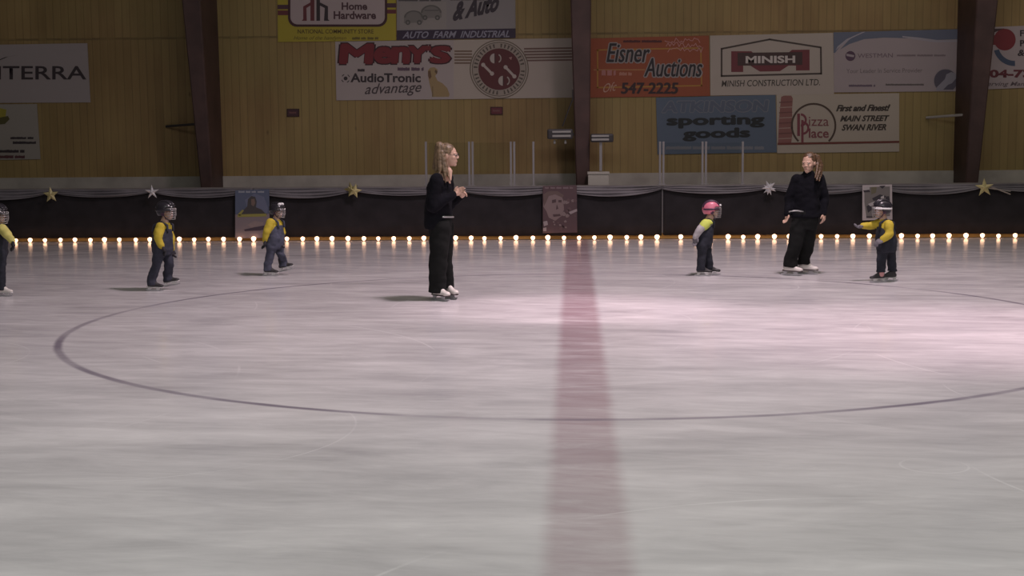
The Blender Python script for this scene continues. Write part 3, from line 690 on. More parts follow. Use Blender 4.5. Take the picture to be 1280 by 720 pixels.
s = Sign('poster', [(1078, 231.5), (1115, 230.5), (1115.5, 274.5), (1078, 275.5)], (.46, .41, .42), 'black and white poster behind the child with the outstretched arm', 'poster', PY, .008, 0)
s.poly('picture', [(1080.5, 240), (1081, 234), (1112.5, 233), (1112.5, 270), (1090, 272), (1083, 272), (1080.5, 252)], (.17, .155, .15), 1)
s.polys('picture_shapes', [[(1079, 238), (1086, 237), (1088, 240), (1080, 240.5)], [(1090, 248), (1100, 243), (1108, 245), (1104, 249), (1092, 251)], [(1107, 246), (1111, 245), (1112.5, 251), (1110, 254), (1107, 250)], [(1083, 258), (1088, 255), (1090, 262), (1085, 266)], [(1099, 232.5), (1107, 232), (1103, 236)]], (.035, .03, .04), 2)
s.polys('picture_shapes', [[(1085, 255), (1092, 252), (1106, 250), (1107, 253), (1093, 256), (1088, 258)], [(1101, 246), (1105, 244), (1105, 248), (1101, 249)], [(1091, 258), (1096, 260), (1103, 272), (1098, 274)], [(1080.5, 234), (1087, 233.5), (1087, 237), (1080.5, 238)]], (.42, .39, .40), 3)
s.polys('picture_shapes', [[(1089, 234), (1096, 233.5), (1095, 241), (1089, 243)], [(1097, 256), (1109, 255), (1110, 264), (1100, 268)]], (.14, .125, .08), 2); s.words(1083, 270, 1093, 272.5, (.05, .04, .05), 4, seed=42)

# ------------------------------------------------------------------ light string on the ice at the foot of the boards
ls = empty('string_lights', (0, BY-.17, 0)); tag(ls, 'string of warm glowing bulbs lying along the foot of the black cloth', 'string lights')
px = [20, 37.5, 56.5, 75.5, 93.5, 112.5, 131, 149.5, 169.5, 187, 206, 224.5, 242.5, 260.5, 280, 299, 317, 339.5, 358.5, 378.5, 396.5, 415.5, 435.5, 454.5, 473, 492.5, 511.5, 530, 549, 569, 589, 606, 626, 645.5, 666, 685, 705, 724, 743.5, 762.5, 783, 801.5, 821.5, 850.5, 870, 889, 909.5, 928.5, 947.5, 967.5, 987, 1006.5, 1026.5, 1046.5, 1066.5, 1087, 1106, 1126, 1147, 1166, 1186.5, 1207.5, 1228, 1248, 1269.5, 1290]
xs = [at(p, 299, Y=BY-.17).x for p in px]; pts = []
for a, b_ in zip(xs, xs[1:]):
    for t in (0, .25, .5, .75):
        pts.append((a+(b_-a)*t, .015*math.sin(t*PI)+.035*0, .010+.0*t))
bm = bmesh.new(); tube(bm, [(p[0], .055+p[1], .010) for p in pts], .006, 6); obj('cord', bm, M['cord'], ls)
bulb = None
for i, x in enumerate(xs):
    tilt = random.uniform(-.2, .2); z0 = .003
    if bulb is None:
        bm = bmesh.new(); rings = []
        for z, r_ in ((.000, .004), (.004, .013), (.013, .021), (.026, .028), (.040, .030), (.050, .025), (.058, .014), (.061, .004)): rings.append(((0, 0, z), (r_, 0, 0), (0, r_, 0)))
        loft(bm, rings, 14); bulb = obj('bulb', bm, M['bulb'], ls, True)
        bm = bmesh.new(); loft(bm, [((0, .020, .030), (.014, 0, 0), (0, 0, .014)), ((0, .055, .020), (.011, 0, 0), (0, 0, .011))], 12); sock = obj('socket', bm, M['socket'], bulb)
        o = bulb
    else:
        o = bulb.copy(); C.objects.link(o); o.parent = ls; k_ = sock.copy(); C.objects.link(k_); k_.parent = o
    o.location = (x, .0, z0+random.uniform(0, .006)); o.rotation_euler = (random.uniform(-.1, .1), tilt, 0)
    f_ = random.uniform(1.05, 1.35); o.scale = (f_, f_, f_)

# ------------------------------------------------------------------ people
def head_prims(bm, c, mt, h):
    def T(p): return c+mt @ (Vector(p)*h)
    ms = mt.to_3x3()
    def E(p, r): ell(bm, T(p), [q*h for q in r], ms)
    E((-.06, 0, .11), (.40, .325, .385)); E((.10, 0, -.02), (.29, .27, .33)); E((.13, 0, -.23), (.25, .225, .24)); E((.27, 0, -.38), (.10, .12, .09))
    cap(bm, T((.365, 0, .08)), T((.430, 0, -.07)), .028*h, .043*h, 10); E((.40, .055, -.09), (.05, .04, .035)); E((.40, -.055, -.09), (.05, .04, .035))
    for q in (-1, 1):
        cap(bm, T((.345, .05*q, .115)), T((.30, .20*q, .11)), .035*h, .03*h, 10); E((-.03, .325*q, -.02), (.075, .035, .12)); E((.24, .17*q, -.09), (.12, .09, .09))
    cap(bm, T((.365, -.08, -.225)), T((.365, .08, -.225)), .026*h, .026*h, 8); cap(bm, T((.355, -.065, -.265)), T((.355, .065, -.265)), .03*h, .03*h, 8)
def face_bits(c, mt, h, par):
    def T(p): return c+mt @ (Vector(p)*h)
    for q in (-1, 1):
        bm = bmesh.new(); ell(bm, T((.330, .135*q, .03)), (.040*h,)*3, None, 12, 8); ey = obj('eye', bm, M['eyew'], par, True)
        bm = bmesh.new(); ell(bm, T((.350, .135*q, .028)), (.031*h,)*3, None, 10, 6); obj('iris', bm, M['iris'], ey, True)
    bm = bmesh.new(); ell(bm, T((.383, 0, -.245)), (.016*h, .085*h, .020*h), mt.to_3x3(), 12, 8); obj('lips', bm, M['lip'], par, True)
def hand_prims(bm, wrist, d, side, k=1.0, curl=.5, fat=1.0):
    """palm, four unequal bent fingers and a thumb leaving the side of the palm; d=pointing, side=thumb side"""
    d = Vector(d).normalized(); s_ = Vector(side); s_ = (s_-d*s_.dot(d)).normalized(); nrm = d.cross(s_).normalized()
    w_ = Vector(wrist)
    m3 = Matrix((s_, nrm, d)).transposed()
    ell(bm, w_+d*.045*k, (.040*k*fat, .017*k*fat, .052*k), m3, 14, 10); cap(bm, w_-d*.01, w_+d*.03*k, .024*k, .028*k, 10)
    for i, (off, ln) in enumerate(((.029, .070), (.010, .080), (-.010, .075), (-.028, .058))):
        b0 = w_+d*(.078-.004*abs(i-1))*k+s_*off*k; c_ = curl*(1+.12*i)
        d1 = (d*math.cos(c_)+nrm*math.sin(c_)); d2 = (d*math.cos(c_*2.1)+nrm*math.sin(c_*2.1))
        b1 = b0+d1*ln*.5*k; b2 = b1+d2*ln*.45*k; r_ = .0092*k*fat
        chain(bm, [b0-d*.02*k, b0, b1, b2], [r_*1.05, r_, r_*.92, r_*.8], 10)
    t0 = w_+d*.022*k+s_*.024*k; t1 = t0+(d*.6+s_*.75+nrm*.2).normalized()*.036*k; t2 = t1+(d*.9+s_*.25+nrm*.3).normalized()*.028*k
    chain(bm, [t0, t1, t2], [.013*k*fat, .0105*k*fat, .009*k*fat], 10)

def skate(par, p, yaw, L, boot, pitch=0, socks=None, holder=None):
    """p = point of the ice (or of the blade) under the ankle"""
    k = L/.26; e = empty('skate', p, yaw); e.parent = par; e.rotation_euler = (0, -pitch, yaw)
    bm = bmesh.new()
    cap(bm, (-.015*k, 0, .11*k), (-.01*k, 0, .215*k), .043*k, .046*k); cap(bm, (-.035*k, 0, .098*k), (.12*k, 0, .086*k), .040*k, .034*k); ell(bm, (.145*k, 0, .080*k), (.055*k, .040*k, .030*k)); cap(bm, (0, 0, .15*k), (.09*k, 0, .105*k), .036*k, .03*k)
    obj('boot', fuse(bm, .0075*k, 3), boot, e, True)
    bm = bmesh.new()
    rings = []
    for x, w_ in ((-.078, .018), (-.06, .032), (0, .028), (.08, .036), (.15, .036), (.195, .014)):
        rings.append(((x*k, 0, .060*k if x > -.01 else .064*k), (0, w_*k, 0), (0, 0, .009*k)))
    loft(bm, rings, 12); obj('sole', bm, M['sole'] if holder is None else holder, e, True)
    bm = bmesh.new(); ph = [(-.065, .020), (-.028, .020), (-.02, .040), (.0, .050), (.055, .050), (.07, .040), (.078, .020), (.135, .020), (.125, .056), (-.06, .056)]
    a = [bm.verts.new((x*k, -.009*k, z*k)) for x, z in ph]; b_ = [bm.verts.new((x*k, .009*k, z*k)) for x, z in ph]; bm.faces.new(a); bm.faces.new(b_[::-1])
    for i in range(len(a)): bm.faces.new((a[i], b_[i], b_[(i+1) % len(a)], a[(i+1) % len(a)]))
    obj('blade_holder', bm, M['blade'] if holder is None else holder, e)
    bm = bmesh.new(); t_ = .0022
    prof = [(-.105, .012), (-.10, .004), (-.07, .0005), (.0, 0), (.12, .0005), (.17, .004), (.195, .014), (.198, .030), (.185, .030), (.17, .026), (-.10, .026)]
    a = [bm.verts.new((x*k, -t_, z*k)) for x, z in prof]; b_ = [bm.verts.new((x*k, t_, z*k)) for x, z in prof]
    bm.faces.new(a); bm.faces.new(b_[::-1])
    for i in range(len(a)): bm.faces.new((a[i], b_[i], b_[(i+1) % len(a)], a[(i+1) % len(a)]))
    obj('blade', bm, M['blade'], e)
    return e

def basis(yaw, pitch=0, roll=0):
    """columns: forward, left, up"""
    return (Matrix.Rotation(yaw, 3, 'Z') @ Matrix.Rotation(pitch, 3, 'Y') @ Matrix.Rotation(roll, 3, 'X'))

class Fig:
    def __init__(s, x0, y0, label):
        g = at(x0, y0, Z=0); s.g = g; s.x0, s.y0 = x0, y0; s.Y = g.y; s.k = g.y/F_PX*1.006
        s.e = empty('person', (g.x, g.y, 0)); tag(s.e, label, 'person')
    def P(s, px, py, dy=0):
        """local metres of a joint seen at px,py, dy metres deeper than the feet"""
        w_ = at(px, py, Y=s.Y+dy); return Vector((w_.x-s.g.x, dy, w_.z))
    def G(s, px, dy=0, lift=0):
        w_ = at(px, s.y0, Y=s.Y+dy); return Vector((w_.x-s.g.x, dy, lift))

def torso_rings(pts, side, fwd):
    """pts: (centre, half width, half depth)"""
    return [(c, Vector(side)*w_, Vector(fwd)*d_) for c, w_, d_ in pts]

# ---- adult A: blonde woman facing right
f = Fig(555, 374.5, 'woman with long blonde hair in black, hands together, facing right')
P = f.P; th = R(-14); B3 = basis(th); fw, sd = B3.col[0].copy(), B3.col[1].copy()
hd = P(561, 194.5, 0); HM = basis(R(-8), R(2)); hh = .232
shN, shF = P(546, 225, -.16), P(559, 224, .14)
elN, elF = P(541, 258, -.21), P(561, 257, .17)
wrN, wrF = P(567, 243, -.13), P(574, 247, .04)
hipN, hipF = P(550, 284, -.08), P(555, 284, .09)
knN, knF = P(548, 327, -.08), P(555.5, 325, .09)
gN, gF = f.G(546.5, -.07), f.G(558.5, .10)
anN, anF = Vector((gN.x+.01, gN.y, .19)), Vector((gF.x, gF.y, .19))
def foot(bm, g, yaw, k=1):
    dd = Vector((math.cos(yaw), math.sin(yaw), 0)); return (g+Vector((0, 0, .11*k)), g+dd*.09*k+Vector((0, 0, .09*k)))
yN, yF = R(-42), R(-48)
bm = bmesh.new(); head_prims(bm, hd, HM, hh)
chain(bm, [P(557, 200, 0), P(554, 219, 0)], [.052, .058])
loft(bm, torso_rings([(P(554, 215, 0), .06, .055), (P(553, 221, 0), .135, .075), (P(551, 235, 0), .155, .10), (P(552, 250, 0), .13, .085), (P(552, 262, 0), .125, .09), (P(551, 278, 0), .150, .105), (P(551, 289, 0), .13, .09)], sd, fw), 22)
chain(bm, [shN, elN, wrN], [.048, .040, .026]); chain(bm, [shF, elF, wrF], [.048, .040, .026])
chain(bm, [hipN, knN, anN], [.082, .056, .036]); chain(bm, [hipF, knF, anF], [.082, .056, .036])
for an, g, y in ((anN, gN, yN), (anF, gF, yF)):
    p1, p2 = foot(bm, g, y); chain(bm, [an, p1, p2], [.034, .026, .020])
dN, dF = P(580, 235, -.08)-wrN, P(583, 238, .0)-wrF
hand_prims(bm, wrN, dN, (0, -.2, 1), .95, .45); hand_prims(bm, wrF, dF, (0, -.6, .8), .95, .6)
obj('body', fuse(bm, .0048, 3), M['skin'], f.e, True); face_bits(hd, HM, hh, f.e)
bm = bmesh.new()
loft(bm, torso_rings([(P(553, 218, .01), .075, .055), (P(550.5, 223, 0), .145, .085), (P(548.5, 234, 0), .180, .130), (P(548.5, 248, 0), .175, .130), (P(548, 262, 0), .180, .138), (P(547.5, 277, 0), .185, .145), (P(547.5, 286, 0), .170, .130)], sd, fw), 26)
chain(bm, [shN, elN, wrN-dN.normalized()*.01], [.075, .064, .044]); chain(bm, [shF, elF, wrF-dF.normalized()*.01], [.072, .062, .042])
jk = obj('jacket', fuse(bm, .010, 3, .010, 11, 1), M['blackknit'], f.e, True)
bm = bmesh.new(); ell(bm, P(561.5, 215, -.04), (.030, .045, .055)); chain(bm, [P(562, 214, -.06), P(563, 225, -.10)], [.030, .012]); obj('inner_top', fuse(bm, .006, 2), M['skin'], f.e, True)
bm = bmesh.new(); q = []
for t in range(-50, 41, 9): q.append(P(547.8, 271+.02*t, 0)+fw*.150*math.cos(R(t))+sd*.19*math.sin(R(t)))
tube(bm, q, .010, 8); obj('belt', bm, M['belt'], f.e, True)
bm = bmesh.new()
loft(bm, torso_rings([(P(551, 268, 0), .150, .115), (P(550, 282, 0), .160, .125), (P(550, 293, 0), .150, .115)], sd, fw), 24)
def leg(bm, h, kn, an, r, hem, fl):
    X, Y_ = Vector((1, 0, 0)), Vector((0, 1, 0)); rg = [(h+Vector((0, 0, .06)), X*r[0]*.8, Y_*r[0]*.8), (h, X*r[0], Y_*r[0]), ((h+kn)/2, X*(r[0]*.45+r[1]*.55), Y_*(r[0]*.45+r[1]*.55)), (kn, X*r[1], Y_*r[1]), (kn*.55+an*.45, X*r[1]*1.0, Y_*r[1]*.97)]
    rg.append((Vector((an.x, an.y, max(an.z, hem+.03))), X*r[2]*.97, Y_*r[2]*.9)); rg.append((Vector((an.x+fl, an.y, hem)), X*r[2]*1.08, Y_*r[2]*.95)); loft(bm, rg, 20)
leg(bm, hipN, knN, anN, (.112, .095, .094), .085, -.005); leg(bm, hipF, knF, anF, (.108, .082, .082), .11, -.01)
obj('trousers', fuse(bm, .010, 3, .012, 9, 2), M['blackpant'], f.e, True)
skate(f.e, gN, yN, .25, M['whiteboot']); skate(f.e, gF, yF, .25, M['whiteboot'])
bm = bmesh.new()
def T(p): return hd+HM @ (Vector(p)*hh)
ell(bm, T((-.13, 0, .17)), (.42*hh, .36*hh, .40*hh), HM); ell(bm, T((-.28, 0, -.05)), (.22*hh, .28*hh, .34*hh), HM)
ell(bm, P(549.5, 181.5, -.01), (.040, .040, .040))
for (ax, ay, ad), (bx, by, bd_), (cx, cy, cdp), r0, r1 in (((549, 182, -.02), (546, 200, -.05), (545, 214, -.08), .045, .014), ((550, 184, -.03), (550, 205, -.08), (549, 219, -.12), .045, .012), ((552, 190, -.05), (555, 208, -.09), (557, 228, -.14), .036, .008), ((554, 192, -.06), (557, 208, -.09), (561, 222, -.13), .026, .008), ((549, 186, 0), (544, 203, -.02), (541.5, 211, -.03), .038, .010)):
    A_, B_, C_ = P(ax, ay, ad), P(bx, by, bd_), P(cx, cy, cdp); q = [A_*(1-t)**2+B_*2*t*(1-t)+C_*t*t for t in (0, .17, .33, .5, .67, .83, 1)]
    chain(bm, q, [r0+(r1-r0)*(i/6)**1.3 for i in range(7)])
obj('hair', fuse(bm, .006, 2, .004, 40, 3), M['hairb'], f.e, True)
bm = bmesh.new()
for q in (-1, 1):
    cc = T((.405, .14*q, .03)); u, v_ = HM.col[1]*.105*hh, HM.col[2]*.075*hh
    tube(bm, [cc+u*math.cos(a)+v_*math.sin(a) for a in [i*PI/8 for i in range(17)]], .0022, 6); tube(bm, [cc+u*q, T((.2, .31*q, .04)), T((-.02, .335*q, .03))], .002, 6)
tube(bm, [T((.405, -.035, .04)), T((.425, 0, .05)), T((.405, .035, .04))], .002, 6); obj('glasses', bm, M['lampbody'], f.e, True)

# ---- adult B: auburn ponytail, facing the camera and looking left
f = Fig(998, 344, 'woman in black with auburn hair falling over her shoulder, arms at her sides')
P = f.P; B3 = basis(R(-100)); fw, sd = B3.col[0].copy(), B3.col[1].copy()
hd = P(1011, 204, -.02); HM = basis(R(-122), R(8)); hh = .232
shL, shR = P(996, 224, .02), P(1024.5, 223.5, .04)
elL, elR = P(987, 248, .05), P(1030.5, 248, .06)
wrL, wrR = P(984.5, 266.5, -.02), P(1029.5, 267, -.02)
gL, gR = f.G(985.5, -.02), f.G(1004.5, .14)
yL, yR = R(-32), R(-28)
hipL, hipR = P(999, 279, 0), P(1012, 279, .04); knL, knR = P(994, 308, -.04), P(1009, 307, .06); anL, anR = Vector((gL.x+.02, gL.y, .19)), Vector((gR.x+.0, gR.y, .19))
bm = bmesh.new(); head_prims(bm, hd, HM, hh); chain(bm, [P(1011.5, 207, .01), P(1010, 222, .01)], [.050, .055])
loft(bm, torso_rings([(P(1010, 217, .01), .05, .05), (P(1010, 223, .02), .115, .07), (P(1009, 235, .01), .140, .095), (P(1008, 252, 0), .115, .085), (P(1006.5, 270, 0), .145, .105), (P(1006, 282, 0), .13, .09)], sd, fw), 22)
chain(bm, [shL, elL, wrL], [.044, .036, .024]); chain(bm, [shR, elR, wrR], [.044, .036, .024])
chain(bm, [hipL, knL, anL], [.075, .052, .036]); chain(bm, [hipR, knR, anR], [.075, .052, .036])
for an, g, y in ((anL, gL, yL), (anR, gR, yR)):
    p1, p2 = foot(bm, g, y, .96); chain(bm, [an, p1, p2], [.034, .025, .020])
hand_prims(bm, wrL, (-.18, -.15, -1), (.5, -1, 0), .92, .35); hand_prims(bm, wrR, (.05, -.25, -1), (-.7, -1, 0), .92, .5)
obj('body', fuse(bm, .0048, 3), M['skin'], f.e, True); face_bits(hd, HM, hh, f.e)
bm = bmesh.new()
loft(bm, torso_rings([(P(1010.8, 214, .0), .058, .058), (P(1010.5, 216.5, .0), .068, .066), (P(1010, 220.5, .02), .128, .085), (P(1009.5, 234, .01), .165, .115), (P(1008.5, 248, 0), .155, .112), (P(1007.5, 262, 0), .165, .118), (P(1007, 272, 0), .175, .125)], sd, fw), 26)
chain(bm, [shL, elL, wrL], [.066, .062, .045]); chain(bm, [shR, elR, wrR], [.066, .062, .045])
obj('jumper', fuse(bm, .010, 3, .010, 11, 5), M['blackknit'], f.e, True)
bm = bmesh.new(); q = [P(986 + t*18, 264.6-1.2*math.sin(t*PI), -.125-.02*math.sin(t*PI)) for t in (0, .2, .4, .6, .8, 1)]; tube(bm, q, .008, 8); obj('belt', bm, M['belt'], f.e, True)
bm = bmesh.new(); loft(bm, torso_rings([(P(1007, 264, 0), .145, .11), (P(1006, 277, 0), .160, .118), (P(1005.5, 286, .01), .145, .11)], sd, fw), 24)
leg(bm, hipL, knL, anL, (.102, .088, .082), .105, -.0); leg(bm, hipR, knR, anR, (.100, .082, .076), .115, .0)
obj('trousers', fuse(bm, .010, 3, .012, 9, 6), M['blackpant'], f.e, True)
skate(f.e, gL, yL, .24, M['whiteboot']); skate(f.e, gR, yR, .24, M['whiteboot'])
bm = bmesh.new()
ell(bm, T((-.13, 0, .17)), (.42*hh, .36*hh, .40*hh), HM); ell(bm, T((-.30, 0, -.02)), (.22*hh, .28*hh, .34*hh), HM)
for pts_, r0, r1 in (([(1021, 197, .05), (1025, 207, .02), (1024, 216, -.08), (1021, 225, -.15)], .034, .012), ([(1019, 195, .05), (1022, 205, .0), (1021, 214, -.09), (1019, 222, -.15)], .034, .010), ([(1022, 196, .05), (1027, 207, .03), (1026, 218, -.05), (1024, 226, -.12)], .03, .01)):
    q = [P(*p_) for p_ in pts_]; chain(bm, q, [r0+(r1-r0)*(i/3) for i in range(4)])
obj('hair', fuse(bm, .006, 2, .004, 40, 7), M['hairr'], f.e, True)

# ---- children
def helmet(par, c, mt, h, shell, band, patch=None, cage=True):
    def T(p): return c+mt @ (Vector(p)*h)
    bm = bmesh.new(); bmesh.ops.create_uvsphere(bm, u_segments=36, v_segments=24, radius=1)
    dele = []
    for fc in bm.faces:
        q = fc.calc_center_median()
        if (q.x > .30 and q.z < .22) or q.z < -.62 or (q.x > .0 and q.z < -.25): dele.append(fc)
    bmesh.ops.delete(bm, geom=dele, context='FACES')
    for v_ in bm.verts:
        q = v_.co.copy(); r_ = Vector((q.x*.54-.05, q.y*.44, q.z*.50+.10))
        if q.z > .2: r_.z += .02*math.cos(q.y*9)
        v_.co = T(r_)
    sh = obj('helmet', bm, shell, par, True); md = sh.modifiers.new('s', 'SOLIDIFY'); md.thickness = .010; md.offset = 1
    sh['label'] = 'hockey helmet with wire face cage'
    # raised ridge and ear covers
    bm = bmesh.new()
    for y_ in (-.17, .17):
        q = [T((-.05+.53*math.cos(R(a)), y_, .12+.50*math.sin(R(a)))) for a in range(25, 171, 12)]; tube(bm, q, .016*h/.2, 8)
    obj('helmet_ridge', bm, shell if band is M['hwhite'] else band, sh, True)
    bm = bmesh.new(); q = [T((-.05+.565*math.cos(R(a)), .465*math.sin(R(a)), .10+.02*math.cos(R(a)))) for a in range(-150, 151, 10)]
    tube(bm, q, .014*h/.2, 8); obj('helmet_band', bm, band, sh, True)
    for sg in (-1, 1):
        bm = bmesh.new(); ell(bm, T((-.03, .435*sg, -.10)), (.12*h, .03*h, .14*h), mt); obj('ear_cover', bm, M['hdark'], sh, True)
    if patch:
        for (x_, y_, z_, r_) in patch:
            bm = bmesh.new(); nrm = Vector((x_+.05, y_*1.3, (z_-.1)*1.1)).normalized(); q0 = Vector((x_, y_, z_))
            ell(bm, T(q0), (r_*h, r_*h, r_*h*.8), mt, 14, 10); obj('goggle_patch', bm, M['hwhite'], sh, True)
    if cage:
        bm = bmesh.new(); rr_ = .0034
        for z_ in (.20, .08, -.06, -.20, -.34, -.46):
            wd = .42 if z_ > -.3 else (.36 if z_ > -.4 else .26); fx = .60 if z_ > -.3 else .56
            q = [T((.05+(fx-.05)*math.cos(R(a)), wd*math.sin(R(a)), z_)) for a in range(-80, 81, 16)]; tube(bm, q, rr_, 6)
        for y_ in (-.30, -.18, -.06, .06, .18, .30):
            q = []
            for z_ in (.20, .08, -.06, -.20, -.34, -.46):
                fx = .60 if z_ > -.3 else .56; wd = .42 if z_ > -.3 else (.36 if z_ > -.4 else .26); sn = max(-1, min(1, y_/wd)); q.append(T((.05+(fx-.05)*math.sqrt(1-sn*sn), y_ if abs(sn) < 1 else wd*sn, z_)))
            tube(bm, q, rr_, 6)
        obj('face_cage', bm, M['wire'], sh, True)
    bm = bmesh.new(); tube(bm, [T((-.02, .42, -.15)), T((.12, .30, -.40)), T((.2, 0, -.56)), T((.12, -.30, -.40)), T((-.02, -.42, -.15))], .006, 6); obj('chin_strap', bm, M['hdark'], sh, True)
    return sh

def child(x0, y0, label, yaw, head, hyaw, hh, neck, chest, hip, arms, legs, mats, seed, hpitch=0, lean=None, helm=None, torso_w=.115, torso_d=.095, skate_mat='blackboot', yoke=None, bib=1.0, holder='whitesole', socks=None, gloves='glove'):
    """arms: (shoulder, elbow, wrist, fingertip) ; legs: (hip, knee, ankle, foot(px,dy,lift), yaw, pitch)"""
    f = Fig(x0, y0, label); P = f.P; B3 = basis(R(yaw)); fw, sd = B3.col[0].copy(), B3.col[1].copy()
    shirt, over = mats; c = P(*head); HM = basis(R(hyaw), R(hpitch)); nk, ch, hp = P(*neck), P(*chest), P(*hip)
    bm = bmesh.new(); head_prims(bm, c, HM, hh); chain(bm, [c+Vector((0, 0, -.04)), nk-Vector((0, 0, .02))], [.042, .046])
    wa = (ch+hp)/2
    tr = lambda a: torso_rings([(nk, .05+a, .045+a), (nk+(ch-nk)*.35, torso_w*.92+a, torso_d*.8+a), (ch, torso_w+a, torso_d+a), (wa, torso_w*.95+a, torso_d*1.03+a), (hp, torso_w+a, torso_d*1.02+a), (hp-Vector((0, 0, .05)), torso_w*.85+a, torso_d*.9+a)], sd, fw)
    loft(bm, tr(-.02), 20)
    AR = [[P(*q) for q in a] for a in arms]; LG = [[P(*q) for q in l[:3]] for l in legs]
    for l, l0 in zip(LG, legs): g = f.G(*l0[3]); l[2] = Vector((g.x, g.y, g.z*.9+.13))
    for a in AR: chain(bm, a[:3], [.034, .028, .022]); cap(bm, a[2], a[2]+(a[3]-a[2])*.35, .016, .013)
    for l, l0 in zip(LG, legs):
        chain(bm, l, [.050, .030, .020]); g = f.G(*l0[3]); dd = Vector((math.cos(R(l0[4])), math.sin(R(l0[4])), 0)); cap(bm, l[2], g+dd*.02+Vector((0, 0, .075)), .026, .018); cap(bm, g+dd*.0+Vector((0, 0, .07)), g+dd*.07+Vector((0, 0, .068)), .018, .014)
    obj('body', fuse(bm, .006, 3), M['skin'], f.e, True); face_bits(c, HM, hh, f.e)
    bm = bmesh.new(); loft(bm, tr(-.002), 22)
    for a in AR: chain(bm, a[:3], [.056, .048, .036])
    sh = obj('shirt', fuse(bm, .009, 3, .008, 16, seed), shirt, f.e, True)
    if yoke:
        bm = bmesh.new(); q = tr(.008)[:2]; loft(bm, [q[0], q[1], (nk+(ch-nk)*.6, sd*(torso_w+.005), fw*(torso_d*.9+.006))], 20)
        for a in AR: cap(bm, a[0], a[0]+(a[1]-a[0])*.35, .062, .058)
        obj('shirt_yoke', fuse(bm, .008, 2), yoke, f.e, True)
    bm = bmesh.new(); t0 = nk+(ch-nk)*(.75 if bib >= 1 else 1.15)
    loft(bm, torso_rings([(t0, torso_w*.80, torso_d*1.05), (ch+(hp-ch)*.25, torso_w*1.0+.010, torso_d+.018), (wa, torso_w*.97+.018, torso_d*1.05+.020), (hp, torso_w+.018, torso_d*1.05+.018), (hp-Vector((0, 0, .06)), torso_w*.9+.012, torso_d*.95+.012)], sd, fw), 22)
    for l in LG: leg(bm, l[0], l[1], l[2], (.074, .054, .052), l[2].z-(.065 if not socks else .015), 0)
    ov = obj('overalls', fuse(bm, .009, 3, .010, 14, seed+3), over, f.e, True)
    bm = bmesh.new()
    for q in (-1, 1):
        s1 = sd*(torso_w*.55*q)
        tube(bm, [t0+s1+fw*(torso_d*.98)-Vector((0, 0, .03)), nk+(ch-nk)*.35+s1+fw*(torso_d*.85), nk+s1*.9+fw*.0+Vector((0, 0, -.002)), nk+(ch-nk)*.35+s1-fw*(torso_d*.87), t0+s1-fw*(torso_d*1.0)-Vector((0, 0, .03))], .014, 8)
    obj('shoulder_strap', bm, over, ov, True)
    for i, a in enumerate(AR):
        bm = bmesh.new(); d_ = a[3]-a[2]; k_ = d_.length/.155*.98; hand_prims(bm, a[2], d_, sd if i else -sd+fw, max(k_, .78), .45, 1.55); obj('glove', fuse(bm, .0045, 2), M[gloves], f.e, True)
    for l0 in legs:
        g = f.G(*l0[3]); skate(f.e, g, R(l0[4]), .185, M[skate_mat], R(l0[5]), holder=M[holder] if holder else None)
    if socks:
        bm = bmesh.new(); a = LG[0][2]; cap(bm, a+Vector((0, 0, -.04)), a+Vector((0, 0, .01)), .038, .038); obj('sock', bm, M[socks], f.e, True)
    if helm: helmet(f.e, c, HM, hh, *helm)
    return f

# child 1: left, walking right
child(203, 363, 'small child in black helmet and bright yellow shirt, stepping to the right, leftmost whole figure', -12, (208, 264.5, 0), -12, .185, (205, 277, 0), (203, 289, 0), (203, 312, 0),
      [((200, 284, -.10), (197.5, 297, -.14), (202, 308, -.13), (208, 316, -.12)), ((209, 284, .09), (213, 298, .12), (214.5, 311, .10), (216, 323, .08))],
      [((199, 315, -.055), (196, 330, -.05), (190.5, 352, -.05), (190, -.05, 0), -8, 0), ((207, 315, .055), (211.5, 329, .05), (211, 348, .05), (211, .12, .035), -6, 10)],
      (M['yellow'], M['denim']), 11, helm=(M['hblack'], M['hblack'], [(.44, -.20, .30, .06), (.2, -.3, .40, .05)]))
# child 2: smaller, leaning, in faded overalls
child(344, 344.5, 'small child in faded slate overalls beside the blue poster, helmet with two white discs', -25, (347, 264, 0), -20, .165, (345, 273.5, 0), (343.5, 284, 0), (343, 305, 0),
      [((338, 278.5, -.09), (333.5, 290, -.13), (331, 300, -.12), (331.5, 310, -.12)), ((350, 279, .06), (352, 291, .05), (350.5, 300, .0), (351.5, 310, -.02))],
      [((339.5, 309, -.05), (337.5, 318, -.05), (334, 336, -.05), (335, -.05, 0), -10, 0), ((347, 309, .05), (350.5, 318, .02), (354.5, 333, .04), (355, .10, .045), -8, 13)],
      (M['yellow'], M['denimlt']), 21, helm=(M['hblack'], M['hblack'], [(.28, -.17, .52, .15), (.28, .17, .52, .15)]), torso_w=.105)
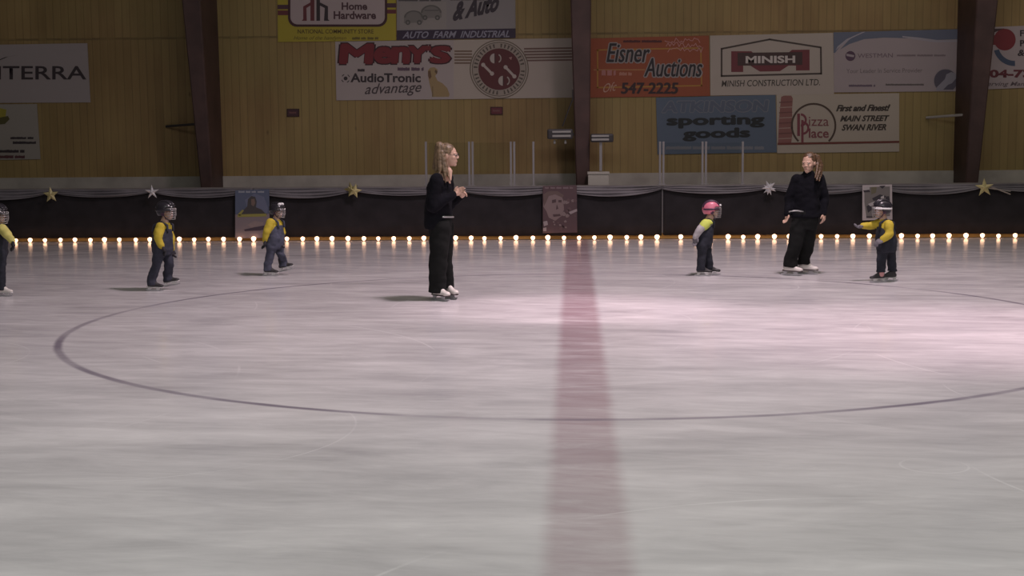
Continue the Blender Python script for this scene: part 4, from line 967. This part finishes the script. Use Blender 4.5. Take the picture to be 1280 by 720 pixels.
# child 3: pink helmet, leaning forward
child(881, 344.5, 'small child in pink helmet and dark overalls leaning forward with arms back', 0, (890, 263, 0), 0, .185, (885.5, 273.5, 0), (882, 284, 0), (880, 303, 0),
      [((882, 280, -.08), (874.5, 288, -.12), (869.5, 296, -.12), (869.5, 307, -.11)), ((885, 280, .08), (880, 290, .12), (873, 297, .13), (871, 306, .13))],
      [((878, 307, -.05), (877.5, 318, -.05), (874.5, 334, -.06), (876, -.06, 0), -4, 0), ((882, 307, .05), (884, 318, .03), (885, 334, .03), (886, .05, 0), -4, 0)],
      (M['grey'], M['navy']), 31, helm=(M['hpink'], M['hdark'], [(.50, -.14, .34, .10)]), yoke=M['neon'], torso_w=.095, torso_d=.085, gloves='gloveg')
# child 4: facing left with an arm stretched out
child(1107, 352.5, 'small child in yellow shirt facing left with one arm stretched forward', 192, (1102, 262.5, 0), 190, .182, (1105, 274, 0), (1107, 286, 0), (1108, 308, 0),
      [((1111, 280.5, -.10), (1112, 293, -.14), (1103, 300, -.16), (1094, 304, -.17)), ((1100, 279, .06), (1089, 282.5, .05), (1079, 282.5, .02), (1066.5, 285, .0))],
      [((1104, 312, .0), (1102, 324, -.03), (1100.5, 343, -.03), (1101, -.03, 0), 196, 0), ((1112, 312, .06), (1114, 324, .08), (1115.5, 341, .10), (1115, .10, .0), 188, 0)],
      (M['yellow'], M['navy']), 41, helm=(M['hblack'], M['hwhite'], None), socks='pinksock', gloves='gloveg')
# child 0: cut by the left edge
child(-1, 369.5, 'small child cut off by the left edge of the photo', -10, (-2, 269, 0), -14, .19, (-3, 281, 0), (-4, 292, 0), (-4, 316, 0),
      [((2, 286, -.09), (9, 293, -.15), (15, 301, -.16), (18, 311, -.16)), ((-10, 287, .06), (-16, 300, .10), (-20, 312, .10), (-20, 323, .10))],
      [((0, 320, -.05), (1, 338, -.06), (1.5, 356, -.06), (2, -.06, 0), -12, 0), ((-9, 320, .05), (-10, 338, .05), (-11, 356, .05), (-11, .10, 0), -6, 0)],
      (M['paleyellow'], M['navy']), 51, helm=(M['hblack'], M['hblack'], [(.30, -.30, .22, .10), (.12, -.3, .48, .07)]), skate_mat='whiteboot')
